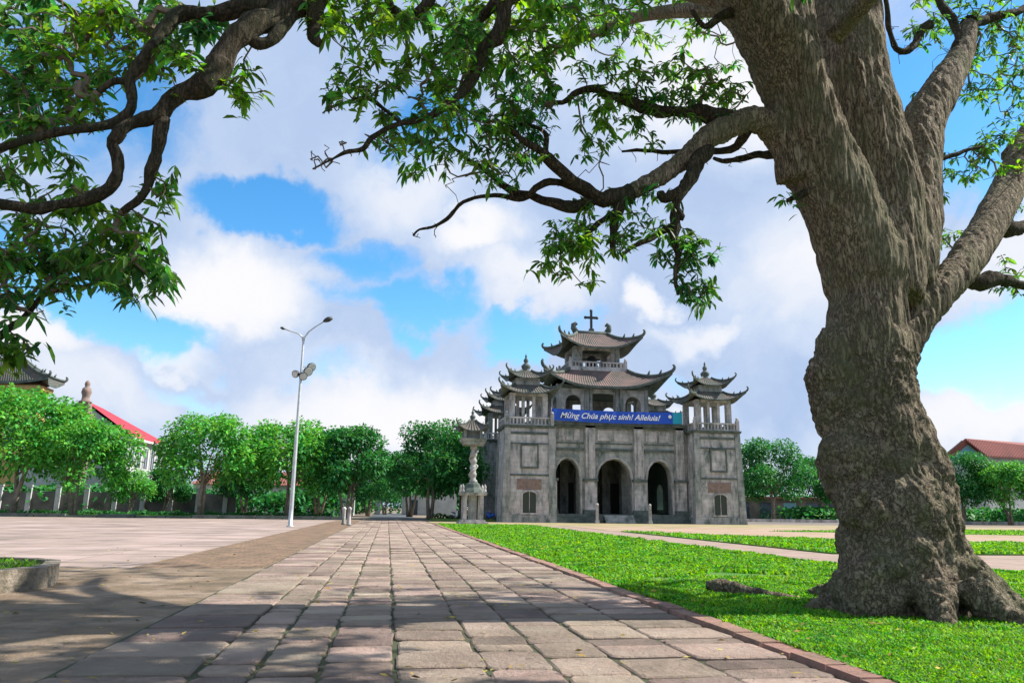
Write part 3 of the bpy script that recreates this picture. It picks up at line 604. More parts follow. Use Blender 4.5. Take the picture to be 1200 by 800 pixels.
for px, py, rx, ry, y0, y1, n in CL:
    for i in range(int(n * (1.15 if px < 260 else 1.35))):
        a = random.uniform(0, 2 * math.pi); q = math.sqrt(random.random())
        tips.append((at(px + rx * q * math.cos(a), py + ry * q * math.sin(a), random.uniform(y0, y1)), 0))
for px, py, rx, ry, y0, y1, n in [(392, 178, 32, 16, 7.6, 7.9, 16), (372, 196, 10, 12, 7.6, 7.8, 5), (400, 122, 28, 14, 7.8, 8.1, 10), (498, 270, 20, 12, 9.6, 9.9, 8), (440, 172, 40, 18, 7.7, 8.3, 16), (560, 190, 60, 40, 8.8, 9.8, 40), (600, 150, 60, 60, 8.6, 9.8, 30),
        (820, 28, 20, 16, 9.3, 9.7, 8), (1150, 196, 50, 16, 10.8, 11.5, 20), (1050, 50, 16, 30, 11, 11.6, 8), (845, 182, 40, 14, 10.2, 11, 14), (760, 180, 50, 12, 10.6, 11.1, 14), (640, 120, 14, 14, 9.6, 10, 6), (100, 60, 90, 60, 6.8, 7.6, 26), (70, 140, 70, 40, 6.8, 7.4, 20), (40, 330, 50, 40, 6.8, 7.4, 14), (840, 30, 30, 20, 9.3, 9.7, 6), (1180, 330, 25, 22, 11, 11.4, 10), (690, 200, 60, 30, 9.2, 10, 12)]:
    for i in range(n):
        a = random.uniform(0, 2 * math.pi); q = math.sqrt(random.random())
        tips.append((at(px + rx * q * math.cos(a), py + ry * q * math.sin(a), random.uniform(y0, y1)), 2))
# crown above and behind the frame (it shades the path and the plaza)
for c, rr, n in [((2, 15, 12.6), (3, 3, 1.0), 130), ((7, 17, 14.2), (3.4, 3, 1.4), 130), ((3.5, 20, 15.8), (3, 2.5, 1.0), 90), ((0, 10, 12), (2.8, 2.5, 1.2), 120), ((-2, 7.6, 11), (2.5, 2.5, 1.2), 100), ((14, 13, 12), (3.4, 3, 1.6), 80), ((10.5, 11, 14.5), (3, 3, 1.2), 70), ((-3, 12.5, 12), (2.5, 2.2, 1.0), 80), ((-1.5, 4, 8.5), (3, 2, 1.2), 90), ((4.2, 7.5, 9.8), (2.2, 1.8, 1.0), 110), ((1.5, 6.6, 8.9), (2.0, 1.4, .9), 90), ((5.5, 5.5, 9.0), (2.2, 1.5, 1.0), 90), ((2.5, 4.0, 7.6), (2.2, 1.2, .9), 70), ((6, 14, 13.2), (2, 1.6, 1.0), 70), ((6.8, 6.9, 8.8), (1.8, 1.2, .9), 150), ((8.6, 8.0, 10.8), (1.8, 1.3, .9), 130), ((5.0, 7.2, 8.2), (1.6, 1.2, .7), 110), ((3.2, 10.8, 10.8), (2.2, 1.8, .9), 150), ((8.4, 5.8, 8.6), (1.6, 1.0, .8), 90)]:
    for i in range(n):
        v = Vector((random.gauss(0, 1), random.gauss(0, 1), random.gauss(0, 1))).normalized() * random.random() ** .4
        tips.append((Vector((c[0] + v.x * rr[0], c[1] + v.y * rr[1], c[2] + v.z * rr[2])), 1))
nodes = []; base = []
for L_ in skel:
    for p, r in L_:
        nodes.append(p); base.append(r)
NP = np.array(nodes); parent = [-1] * len(nodes); nbase = len(nodes)
T = np.array([t[0] for t in tips])
def near_d(T, A):
    out = np.empty(len(T))
    for i in range(0, len(T), 200): out[i:i + 200] = np.sqrt(((T[i:i + 200, None] - A[None]) ** 2).sum(2)).min(1)
    return out
thin = np.array([r < .16 for r in base]); order = np.argsort(near_d(T, NP[thin])); 
cap = len(nodes) + len(T) * 26; A = np.full((cap, 3), 1e6); A[:nbase] = NP; pen = np.zeros(cap); pen[:nbase] = np.clip(np.array(base) - .08, 0, 1) * 2.5
cnt = nbase; chains = []; tipdirs = []
for ti in order:
    t = T[ti]; d = np.sqrt(((A[:cnt] - t) ** 2).sum(1)) + pen[:cnt]; k = int(d.argmin()); a = A[k].copy(); dist = np.linalg.norm(t - a)
    if dist > 3.2 or (tips[ti][1] == 2 and dist > .9): continue
    n = max(2, int(dist / .13)); n = min(n, 24)
    sag = rng.normal(0, .16, 3) * dist; sag[2] -= .06 * dist; chain = [k]
    wob = np.zeros(3)
    for i in range(1, n + 1):
        s = i / n; wob = wob * .6 + rng.normal(0, .021, 3)
        p = a + (t - a) * s + sag * 4 * s * (1 - s) * .8 + (wob if i < n else 0)
        A[cnt] = p; parent.append(chain[-1]); chain.append(cnt); cnt += 1
    chains.append(chain); tipdirs.append((A[cnt - 1], A[cnt - 1] - A[cnt - 2], tips[ti][1]))
load = np.zeros(cnt)
for ch in chains: load[ch[-1]] += 1
for i in range(cnt - 1, nbase - 1, -1): load[parent[i]] += load[i]
tw = MB()
for ch in chains:
    pts = [Vector(A[i]) for i in ch]; rs = [min(.045, .0042 * max(1, load[i]) ** .5 + .001) for i in ch]; rs[0] = rs[1]
    if len(pts) > 6 and load[ch[1]] < 3 and False: pass
    tw.tube(pts, rs, 4, caps=False)
tw.build('twigs', M['bark_twig'], tree)
P = []; D = []; L_ = []
for p, d, hi in tipdirs:
    d = d / max(1e-6, np.linalg.norm(d)); k = random.randint(8, 13) if hi < 2 else 0
    for i in range(k):
        a = random.uniform(0, 2 * math.pi); v = np.array([math.cos(a), math.sin(a), random.uniform(-.75, .35)]) + d * .55
        P.append(p - d * random.uniform(0, .26)); D.append(v); L_.append(random.uniform(.07, .175) * (1.5 if hi else 1))
P, D, L_ = np.array(P), np.array(D), np.array(L_)
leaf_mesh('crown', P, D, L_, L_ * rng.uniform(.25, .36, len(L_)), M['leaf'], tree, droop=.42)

# cut root stump lying by the trunk
rs_ = MB(); L_ = spline([(Vector((5.02, 12.0, .16)), .06), (Vector((5.25, 11.85, .17)), .12), (Vector((5.5, 11.6, .10)), .09), (Vector((5.85, 11.35, .06)), .07), (Vector((6.2, 11.2, .02)), .05)], .08)
rs_.tube([p for p, _ in L_], [r * (1 + .3 * noise.noise(p * 9)) for p, r in L_], 10); rs_.ball((5.2, 11.9, .15), .15, 8, .8)
tag(rs_.build('root_stub', M['bark'], None, True), 'small brown root stub poking out of the grass left of the big trunk', 'root')
for i, (x, y) in enumerate([(7.35, 8.1), (8.9, 9.9)]):
    s_ = MB(); L_ = spline([(Vector((x - .25, y, .03)), .05), (Vector((x, y - .05, .09)), .09), (Vector((x + .25, y + .05, .03)), .05)], .06)
    s_.tube([p for p, _ in L_], [r * (1 + .3 * noise.noise(p * 9)) for p, r in L_], 8)
    tag(s_.build('root_stub', M['bark'], None, True), ['knobbly pale root stub in the grass in front of the big trunk', 'dark root stub in the grass at the right foot of the big trunk'][i], 'root')
# ------------------------------------------------------------------ roofs
def pagoda_roof(parent, mat, cx, cy, ex, ey, tx, ty, ze, zt, lift, flare=.35, th=.16, n=20, m=8, pw=1.35, r=.11, curl=.42):
    """curved hip roof with upswept corners: tiled top with a rim, dark soffit below, four hip ridges ending in horns"""
    top, sof = MB(), MB()
    def pt(side, u, v, dz=0):
        k = abs(u) ** 5 * (1 - v) ** 1.5
        hx = ex + (tx - ex) * v + flare * k; hy = ey + (ty - ey) * v + flare * k
        z = ze + (zt - ze) * v ** pw + lift * abs(u) ** 3.2 * (1 - v) ** 2 + dz
        return [(cx + u * hx, cy - hy, z), (cx + hx, cy + u * hy, z), (cx - u * hx, cy + hy, z), (cx - hx, cy - u * hy, z)][side]
    for side in range(4):
        ln = 2 * (ex if side % 2 == 0 else ey)
        for mb, dz, up in ((top, 0, True), (sof, -th, False)):
            k0 = len(mb.v)
            for j in range(m + 1):
                for i in range(n + 1):
                    u = -1 + 2 * i / n; v = j / m; mb.v.append(pt(side, u, v, dz)); mb.uv[len(mb.v) - 1] = (u * ln / 2 * (1 - .3 * v), v * abs(ex - tx))
            for j in range(m):
                for i in range(n):
                    a = k0 + j * (n + 1) + i; q = (a, a + 1, a + n + 2, a + n + 1)
                    mb.f.append(q if up else q[::-1])
            if up: kt = k0
        k1 = len(sof.v)
        for i in range(n + 1): sof.v.append(pt(side, -1 + 2 * i / n, 0, -.003))
        for i in range(n): sof.f.append((k1 + i, k0 + i, k0 + i + 1, k1 + i + 1))
    ro = top.build('roof', mat, parent, True)
    deep = parent.parent is not None
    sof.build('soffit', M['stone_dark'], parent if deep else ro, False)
    for side in range(4):
        mb = MB(); pts = [Vector(pt(side, 1, 1 - i / 9, r * .6)) for i in range(10)]
        d = pts[-1] - pts[-2]; h = Vector((d.x, d.y, 0)).normalized(); e = pts[-1]
        pts += [e + h * curl * .35 + Vector((0, 0, curl * .35)), e + h * curl * .5 + Vector((0, 0, curl * .8)), e + h * curl * .3 + Vector((0, 0, curl * 1.15)), e + h * curl * .05 + Vector((0, 0, curl * 1.1))]
        mb.tube(pts, [r] * 10 + [r * .95, r * .8, r * .6, r * .45], 7)
        for q in (.25, .5):
            p = Vector(pt(side, 1, q, r * 1.2)); mb.tube([p, p + Vector((0, 0, r * 2.4)) + h * r], [r * .8, r * .3], 6)
        mb.build('roof_ridge', M['stone_dark'], parent if deep else ro, True)
    return ro
def arch_wall(mb, x0, x1, z0, z1, ops, y0, y1, axis='x', pw=2.0, cusp=.0):
    """a wall slab with arched openings (xc, half width, zbottom, zspring, ztop); axis 'x' runs along x, 'y' along y"""
    ops = sorted(ops); xs = [x0]; segs = []
    def P(x, y, z): return (x, y, z) if axis == 'x' else (y, x, z)
    cur = x0
    for xc, hw, zb, zs, zt in ops:
        segs.append((cur, xc - hw, None)); N_ = 16
        for i in range(N_):
            a, b = -1 + 2 * i / N_, -1 + 2 * (i + 1) / N_
            f = lambda t: zs + (zt - zs) * (max(0, 1 - abs(t) ** pw) ** .5 + cusp * (abs(math.cos(t * math.pi * 2.5)) - .5) * (1 - t * t))
            segs.append((xc + a * hw, xc + b * hw, (zb, f(a), f(b))))
        cur = xc + hw
    segs.append((cur, x1, None))
    for a, b, o in segs:
        if b - a < 1e-5: continue
        parts = [(z0, z0, z1, z1)] if o is None else [(o[1], o[2], z1, z1)] + ([(z0, z0, o[0], o[0])] if o[0] > z0 + .01 else [])
        for za, zb_, zc, zd in parts:
            v = [P(a, y0, za), P(b, y0, zb_), P(b, y0, zc), P(a, y0, zd), P(a, y1, za), P(b, y1, zb_), P(b, y1, zc), P(a, y1, zd)]
            mb.add(v, [(0, 1, 2, 3), (7, 6, 5, 4), (3, 2, 6, 7), (4, 5, 1, 0)] + ([(0, 3, 7, 4), (1, 5, 6, 2)] if o is None else []))
        if o is not None:
            pass
    for xc, hw, zb, zs, zt in ops:   # jambs
        pass
    return mb
def balustrade(mb, x0, x1, y, z0, h, axis='x', step=.42):
    P = lambda a, b, c, d, e, f: mb.box(a, b, c, d, e, f) if axis == 'x' else mb.box(c, d, a, b, e, f)
    P(x0, x1, y - .1, y + .1, z0, z0 + .14); P(x0, x1, y - .12, y + .12, z0 + h - .16, z0 + h)
    n = max(1, int((x1 - x0) / step))
    for i in range(n):
        c = x0 + (x1 - x0) * (i + .5) / n; P(c - .075, c + .075, y - .06, y + .06, z0 + .14, z0 + h - .16)
    return mb
def finial(mb, cx, cy, z, h, r):
    prof = [(r, z), (r * 1.05, z + h * .08), (r * .6, z + h * .14), (r * .85, z + h * .26), (r * .95, z + h * .36), (r * .55, z + h * .46), (r * .3, z + h * .52), (r * .5, z + h * .6), (r * .42, z + h * .7), (r * .16, z + h * .78), (r * .22, z + h * .86), (r * .03, z + h)]
    return mb.lathe(cx, cy, prof, 10)

# ------------------------------------------------------------------ the bell tower gate
CX = 23.4
gate = empty('bell_tower', (CX, 88, 0), 'broad grey stone bell tower with upswept tiled roofs and three arches beyond the lawn', 'bell tower')
g = MB(); g.box(15.9, 31.7, 78.0, 98, 0, .45, .03); g.box(16.2, 31.4, 78.45, 97.7, .451, .88, .03); g.build('platform', M['stone_dark'], gate)
stp = MB()
for k in range(4): stp.box(21.9, 25.0, 77.1 + k * .28, 78.0 + .3, 0, .2 + .2 * k)
stp.build('steps', M['stone'], gate)
A3 = [(18.35, 1.32, .88, 4.5, 6.45), (CX, 1.85, .88, 4.3, 6.5), (28.35, 1.32, .88, 4.5, 6.4)]
w = MB(); arch_wall(w, 16.2, 31.5, .88, 10.0, A3, 79.2, 80.3, cusp=.05); w.build('front_wall', M['stone'], gate)
w = MB(); w.box(16.2, 31.5, 95.9, 97.0, .88, 10.0); w.build('rear_wall', M['stone'], gate)
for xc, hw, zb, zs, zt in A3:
    w = MB(); w.box(xc - hw, xc + hw, 95.7, 95.89, .9, 4.6); w.build('door', M['dark'], gate)  # added dark panels that make the hall behind the arches read unlit
for nm, xx in (('side_wall', 15.3), ('side_wall', 31.5)):
    w = MB(); arch_wall(w, 81.95, 94.1, 0, 10.0, [(88, 1.0, 1.4, 3.4, 4.3)], xx, xx + .8, axis='y'); w.build(nm, M['stone_shaded'], gate)
w = MB(); w.box(15.35, 32.2, 79.25, 96.9, 9.2, 9.95); w.build('floor_slab', M['stone_dark'], gate)
for yy in (84, 92):
    for xx in (20.8, 26.0):
        w = MB(); w.box(xx - .5, xx + .5, yy - .5, yy + .5, .88, 9.2); w.build('inner_pillar', M['stone'], gate)
# archivolts
for xc, hw, zb, zs, zt in A3:
    pts = []
    for i in range(25):
        t = -1 + 2 * i / 24; pts.append(Vector((xc + t * (hw + .17), 79.17, zs + (zt + .17 - zs) * math.sqrt(max(0, 1 - t * t)))))
    pts = [Vector((xc - hw - .17, 79.17, .9))] + pts + [Vector((xc + hw + .17, 79.17, .9))]
    MB().tube(pts, .1, 6).build('arch_moulding', M['stone_light'], gate)
# pilasters with capitals
for xp, wd in ((16.75, .8), (20.75, 1.25), (26.05, 1.25), (30.6, 1.1)):
    p = MB(); p.box(xp - wd / 2, xp + wd / 2, 78.72, 79.2, .88, 4.2); p.box(xp - wd / 2 + .12, xp + wd / 2 - .12, 78.8, 79.2, 4.48, 10.0)
    p.box(xp - .2, xp + .2, 78.66, 78.8, 4.5, 9.6)
    o = p.build('pilaster', M['stone_light'], gate)
    c = MB(); c.box(xp - wd / 2 - .14, xp + wd / 2 + .14, 78.55, 79.19, 4.2, 4.47, .02); c.build('capital', M['stone_dark'], o)
    c = MB(); c.box(xp - wd / 2 - .14, xp + wd / 2 + .14, 78.55, 79.19, .89, 1.3, .04); c.build('pilaster_base', M['stone_dark'], o)
# string courses and panels
for a, b in ((17.2, 20.1), (21.4, 25.4), (26.7, 30.0)):
    for y_, z0, z1 in ((79.06, 7.35, 7.62), (79.1, 8.1, 8.22)):
        s = MB(); s.box(a, b, y_, 79.2, z0, z1); s.build('string_course', M['stone_dark'], gate)
    n = 3 if b - a < 3 else 2
    for i in range(n):
        x0 = a + .2 + (b - a - .4) * i / n; x1 = a + .2 + (b - a - .4) * (i + 1) / n - .18
        f_ = MB(); f_.box(x0, x1, 79.1, 79.2, 8.45, 9.6, .05); f_.build('relief_panel', M['stone_light'], gate)
s = MB(); s.box(16.3, 31.3, 78.6, 79.5, 10.0, 10.32); s.box(16.3, 31.3, 78.8, 79.4, 9.75, 9.99); s.build('cornice', M['stone_dark'], gate)
bl = MB(); balustrade(bl, 16.4, 31.3, 79.0, 10.32, 1.05); bl.build('balustrade', M['stone_light'], gate)
for s_, y_ in ((15.5, 88), (32.1, 88)):
    b2 = MB(); balustrade(b2, 82, 94, s_, 10.0, 1.0, axis='y'); b2.build('balustrade', M['stone'], gate)
for a in (15.2, 32.3):
    b2 = MB(); b2.box(a, a + .1, 82, 94, 9.6, 10.0); b2.build('string_course', M['stone_dark'], gate)

def corner_tower(xc, yc, front):
    """battered stone tower; xc, yc its centre; front -1 faces the lawn, +1 the far side"""
    hw = 2.62; t = .012
    body = MB(); body.prism([(xc - hw, yc - 2.6), (xc + hw, yc - 2.6), (xc + hw, yc + 2.6), (xc - hw, yc + 2.6)], .7, 9.35, .07)
    b_ = body.build('corner_tower', M['stone_light'] if front < 0 else M['stone'], gate)
    pl = MB(); pl.prism([(xc - hw - .18, yc - 2.78), (xc + hw + .18, yc - 2.78), (xc + hw + .18, yc + 2.78), (xc - hw - .18, yc + 2.78)], 0, .7, .02); pl.build('plinth', M['stone'], b_)
    cp = MB()
    for sx in (-1, 1):
        for sy in (-1, 1):
            x, y = xc + sx * 2.4, yc + sy * 2.4
            cp.prism([(x - .36, y - .36), (x + .36, y - .36), (x + .36, y + .36), (x - .36, y + .36)][::1], .71, 9.36, .12)
    # corner piers lean with the tower
    for i, v in enumerate(cp.v):
        k = v[2] / 9.36 * .065; cp.v[i] = (v[0] + (xc - v[0]) * k, v[1] + (yc - v[1]) * k, v[2])
    cp.build('corner_pier', M['stone'], b_)
    yf = yc + front * 2.6
    def slope(z): return (z - .7) / 8.65 * .07 * 2.6
    def fbox(x0, x1, z0, z1, d, nm, mt):
        m = MB(); ya = yf - front * slope(z0); yb = yf - front * slope(z1); o = front * d
        v = [(x0, ya + o, z0), (x1, ya + o, z0), (x1, yb + o, z1), (x0, yb + o, z1), (x0, ya - front * .1, z0), (x1, ya - front * .1, z0), (x1, yb - front * .1, z1), (x0, yb - front * .1, z1)]
        m.add(v, [(0, 1, 2, 3), (4, 7, 6, 5), (0, 4, 5, 1), (1, 5, 6, 2), (2, 6, 7, 3), (3, 7, 4, 0)]); return m
    for z0, z1 in ((8.7, 8.95), (4.55, 4.72), (7.72, 7.84)):
        q = fbox(xc - 2.0, xc + 2.0, z0, z1, .09, '', None); q.build('string_course', M['stone_dark'], b_)
    q = fbox(xc - .78, xc + .78, 5.45, 7.55, .10, '', None); o = q.build('wall_panel', M['stone_light'], b_)
    fr = MB()
    for a in ((xc - .92, xc + .92, 7.55, 7.7), (xc - .92, xc + .92, 5.3, 5.45), (xc - .92, xc - .78, 5.45, 7.55), (xc + .78, xc + .92, 5.45, 7.55)):
        q = fbox(*a, .18, '', None); fr.add(q.v, q.f)
    fr.build('panel_frame', M['stone_dark'], b_)
    q = fbox(xc - 1.25, xc + 1.25, 3.2, 4.25, .05, '', None); q.build('brick_panel', M['brick'], b_)
    # arched window: flat panel painted with the dark of the opening, frame and bars
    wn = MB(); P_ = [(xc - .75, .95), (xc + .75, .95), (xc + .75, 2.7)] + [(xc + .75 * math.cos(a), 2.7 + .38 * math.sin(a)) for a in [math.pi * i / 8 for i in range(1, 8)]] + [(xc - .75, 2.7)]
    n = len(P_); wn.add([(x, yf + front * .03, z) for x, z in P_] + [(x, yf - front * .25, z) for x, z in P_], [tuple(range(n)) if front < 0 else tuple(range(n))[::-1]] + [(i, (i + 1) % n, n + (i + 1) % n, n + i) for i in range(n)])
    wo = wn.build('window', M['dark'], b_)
    wf = MB(); wf.tube([Vector((x, yf + front * .05, z)) for x, z in [P_[1], P_[2]] + P_[3:10] + [P_[-1], P_[0]]], .09, 5)
    wf.box(xc - .03, xc + .03, yf + front * .06 - .02, yf + front * .06 + .02, .95, 3.0); wf.box(xc - .95, xc + .95, yf - .14, yf + .14, .78, .94)
    wf.build('window_frame', M['stone_light'], b_)
    # cornice, balustrade with corner posts
    c = MB(); c.box(xc - 2.62, xc + 2.62, yc - 2.62, yc + 2.62, 9.37, 9.62, -.08); c.build('tower_cornice', M['stone_dark'], b_)
    bb = MB()
    for s in (-1, 1):
        balustrade(bb, xc - 2.2, xc + 2.2, yc + s * 2.35, 9.62, .85, 'x', .36); balustrade(bb, yc - 2.2, yc + 2.2, xc + s * 2.35, 9.62, .85, 'y', .36)
    for sx in (-1, 1):
        for sy in (-1, 1): x, y = xc + sx * 2.36, yc + sy * 2.36; bb.box(x - .17, x + .17, y - .17, y + .17, 9.62, 10.75); bb.ball((x, y, 10.9), .17, 6)
    bb.build('balustrade', M['stone_light'], b_)
    # pavilion
    pv = MB()
    for sx in (-1, -.33, .33, 1):
        for sy in (-1, 1):
            x, y = xc + sx * 1.7, yc + sy * 1.7; r = .27 if abs(sx) == 1 else .15
            pv.box(x - r, x + r, y - r, y + r, 9.62, 12.7)
    pv.box(xc - 1.95, xc + 1.95, yc - 1.95, yc + 1.95, 12.7, 13.0)
    pv.build('pavilion', M['stone_light'] if front < 0 else M['stone'], b_)
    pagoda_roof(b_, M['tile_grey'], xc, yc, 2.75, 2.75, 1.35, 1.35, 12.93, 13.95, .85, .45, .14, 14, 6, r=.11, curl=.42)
    nk = MB(); nk.box(xc - 1.3, xc + 1.3, yc - 1.3, yc + 1.3, 13.9, 14.65); nk.build('roof_neck', M['stone'], b_)
    pagoda_roof(b_, M['tile_grey'], xc, yc, 1.95, 1.95, .5, .5, 14.62, 15.6, .8, .4, .12, 14, 6, r=.1, curl=.4)
    fn = MB(); finial(fn, xc, yc, 15.4, 2.1, .55); fn.build('finial', M['stone_dark'], b_, True)
for xc in (13.9, 33.98):
    corner_tower(xc, 79.35, -1); corner_tower(xc, 96.65, 1)

# second storey
def storey(hx, hy, z0, z1, ops_x, ops_y, mat, th=.5, yc=88):
    m = MB()
    arch_wall(m, CX - hx, CX + hx, z0, z1, ops_x, yc - hy, yc - hy + th); arch_wall(m, CX - hx, CX + hx, z0, z1, ops_x, yc + hy - th, yc + hy)
    arch_wall(m, yc - hy + th + .01, yc + hy - th - .01, z0, z1, ops_y, CX - hx, CX - hx + th, axis='y'); arch_wall(m, yc - hy + th + .01, yc + hy - th - .01, z0, z1, ops_y, CX + hx - th, CX + hx, axis='y')
    return m
oy = [(88 - 3.2, .9, 11.0, 12.9, 13.8), (88, 1.2, 10.2, 13.9, 14.0), (88 + 3.2, .9, 11.0, 12.9, 13.8)]
m = storey(5.2, 5.0, 9.96, 15.0, [(CX - 3.45, .92, 11.0, 12.9, 13.85), (CX, 1.28, 10.2, 14.0, 14.1), (CX + 3.45, .92, 11.0, 12.9, 13.85)], oy, None); m.build('upper_storey', M['stone_light'], gate)
for sx in (-1, 1):
    for xo, wd in ((5.0, .4), (2.05, .34), (1.5, .3)):
        p = MB(); p.box(CX + sx * xo - wd / 2, CX + sx * xo + wd / 2, 82.8, 83.0, 10.0, 14.8); p.build('pilaster', M['stone'], gate)
w = MB(); w.box(CX - 5.3, CX + 5.3, 82.85, 93.15, 14.55, 14.85, -.2); w.build('cornice', M['stone_dark'], gate)
w = MB()
for xx in (CX - 5.6, CX + 5.6):
    balustrade(w, 80, 83, xx, 10.0, .9, 'y')
w.build('balustrade', M['stone_light'], gate)
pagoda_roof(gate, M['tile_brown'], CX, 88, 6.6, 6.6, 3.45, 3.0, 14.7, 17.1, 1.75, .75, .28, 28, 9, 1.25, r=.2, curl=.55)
# third storey: open gallery with balustrade
m = MB()
m.box(CX - 3.5, CX + 3.5, 84.9, 91.1, 16.9, 17.35)
m.build('gallery_floor', M['stone_light'], gate)
b2 = MB(); balustrade(b2, CX - 3.3, CX + 3.3, 85.1, 17.35, .75, 'x', .4); balustrade(b2, CX - 3.3, CX + 3.3, 90.9, 17.35, .75, 'x', .4)
for s in (-1, 1):
    balustrade(b2, 85.1, 90.9, CX + s * 3.3, 17.35, .75, 'y', .4)
    for yy in (85.1, 90.9): b2.box(CX + s * 3.3 - .16, CX + s * 3.3 + .16, yy - .16, yy + .16, 17.35, 18.3); b2.ball((CX + s * 3.3, yy, 18.42), .16, 6)
b2.build('balustrade', M['stone_light'], gate)
m = storey(2.75, 2.4, 17.35, 20.0, [(CX, 1.75, 17.36, 19.5, 19.6)], [(88, 1.3, 17.36, 19.5, 19.6)], None, .45); m.build('top_storey', M['stone_light'], gate)
for sx in (-1, 1):
    p = MB(); p.box(CX + sx * 2.45 - .25, CX + sx * 2.45 + .25, 85.4, 85.6, 17.35, 19.8); p.build('pilaster', M['stone'], gate)
bell = MB(); bell.lathe(CX, 88, [(.95, 17.5), (.9, 17.65), (.72, 18.2), (.62, 18.8), (.45, 19.2), (.1, 19.35)], 16); bell.build('bell', M['black'], gate, True)
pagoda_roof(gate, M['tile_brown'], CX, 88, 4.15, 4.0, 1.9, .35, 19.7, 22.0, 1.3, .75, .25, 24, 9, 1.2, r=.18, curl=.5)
rd = MB(); rd.box(CX - 2.2, CX + 2.2, 87.7, 88.3, 21.9, 22.35)
for s in (-1, 1):
    rd.tube([Vector((CX + s * 1.9, 88, 22.2)), Vector((CX + s * 2.2, 88, 22.7)), Vector((CX + s * 2.2, 88, 23.1)), Vector((CX + s * 1.95, 88, 23.3)), Vector((CX + s * 1.75, 88, 23.1))], [.38, .36, .32, .25, .12], 8)
rd.build('roof_ridge', M['stone_dark'], gate, True)
cr_ = MB(); cr_.box(CX - .32, CX + .32, 87.75, 88.25, 22.36, 22.7, .06); cr_.box(CX - .13, CX + .13, 87.87, 88.13, 22.7, 24.9); cr_.box(CX - .68, CX - .131, 87.88, 88.12, 23.95, 24.22); cr_.box(CX + .131, CX + .68, 87.88, 88.12, 23.95, 24.22)
for x, z in ((CX - .72, 24.085), (CX + .72, 24.085), (CX, 24.95)): cr_.ball((x, 88, z), .2, 6)
cr_.build('cross', M['black'], gate)

# banner hung on the facade
ban = empty('banner', (23.7, 78.3, 10.4), 'long blue banner with white slanted lettering hung above the arches', 'banner')
def bquad(x0, x1, nm, mat, z0=10.4, z1=11.62, y=78.3, sag=.0):
    m = MB(); n = 40
    for i in range(n):
        a, b = x0 + (x1 - x0) * i / n, x0 + (x1 - x0) * (i + 1) / n
        wv = lambda x: y + .05 * math.sin(x * 1.9) + .02 * math.sin(x * 7)
        sg = lambda x: -.16 * math.sin(math.pi * (x - 16.45) / 14.4)
        m.add([(a, wv(a), z0 + sg(a)), (b, wv(b), z0 + sg(b)), (b, wv(b), z1 + sg(b) * .7), (a, wv(a), z1 + sg(a) * .7), (a, wv(a) + .02, z0 + sg(a)), (b, wv(b) + .02, z0 + sg(b)), (b, wv(b) + .02, z1 + sg(b) * .7), (a, wv(a) + .02, z1 + sg(a) * .7)], [(0, 1, 2, 3), (7, 6, 5, 4), (0, 4, 5, 1), (3, 2, 6, 7)])
    return m.build(nm, mat, ban)
bquad(16.45, 29.7, 'cloth', M['blue']); bquad(29.7, 30.85, 'end_panel', M['cyan'])
for a in (16.45, 30.8):
    m = MB(); m.tube([Vector((a, 78.33, 10.3)), Vector((a, 78.33, 11.7))], .04, 6); m.build('banner_pole', M['white'], ban)
def text(body, x, z, size, y, parent, mat, name='lettering', shear=.35, sx=1.0):
    cu = bpy.data.curves.new('txt', 'FONT'); cu.body = body; cu.size = size; cu.shear = shear; cu.extrude = .006; cu.offset = .012; cu.align_x = 'CENTER'; cu.align_y = 'CENTER'
    o = bpy.data.objects.new('txt', cu); COL.objects.link(o)
    me = bpy.data.meshes.new_from_object(o.evaluated_get(bpy.context.evaluated_depsgraph_get())); bpy.data.objects.remove(o)
    q = wloc(parent)
    xs = [v.co.x for v in me.vertices]; w_ = max(xs) - min(xs); f = sx / w_ if sx > 1 else 1
    for v in me.vertices: v.co = Vector((v.co.x * f + x - q.x, -v.co.z + y - q.y, v.co.y + z - q.z))
    return link(name, me, mat, parent)
M['letter'] = material('white_letters', (.85, .86, .88), .6)
text('Mừng Chúa phục sinh! Alleluia!', 22.75, 10.9, .82, 78.2, ban, M['letter'], sx=10.9)
em = MB(); em.ball((29.35, 78.2, 11.1), .2, 6); em.build('emblem', M['letter'], ban)

# white bollards before the gate and along the path
for i, (px, py, h, lb) in enumerate([(700, 612, 1.7, 'slim pale stone post left of the middle arch of the bell tower'), (762, 613, 1.7, 'slim pale stone post before the right arch of the bell tower')]):
    d = ray(px, py); p = d * (-CH / d.z)
    p = Vector((p.x * 75.5 / p.y, 75.5, 0))
    b_ = MB(); b_.box(p.x - .2, p.x + .2, p.y - .2, p.y + .2, 0, .3, .02); b_.box(p.x - .13, p.x + .13, p.y - .13, p.y + .13, .3, h, .01); b_.ball((p.x, p.y, h + .1), .16, 6)
    tag(b_.build('stone_post', M['stone_light']), lb, 'post', 'posts before the bell tower')
for x, y, lb in ((-3.15, 59.5, 'white painted bollard left of its twin at the left edge of the path'), (-2.62, 56.5, 'white painted bollard nearest the stone path, beside its twin')):
    b_ = MB(); b_.lathe(x, y, [(.17, 0), (.17, .12), (.13, .16), (.12, 1.05), (.15, 1.1), (.15, 1.2), (.05, 1.3)], 12)
    tag(b_.build('bollard', M['stone_light'], None, True), lb, 'bollard', 'bollards by the path')

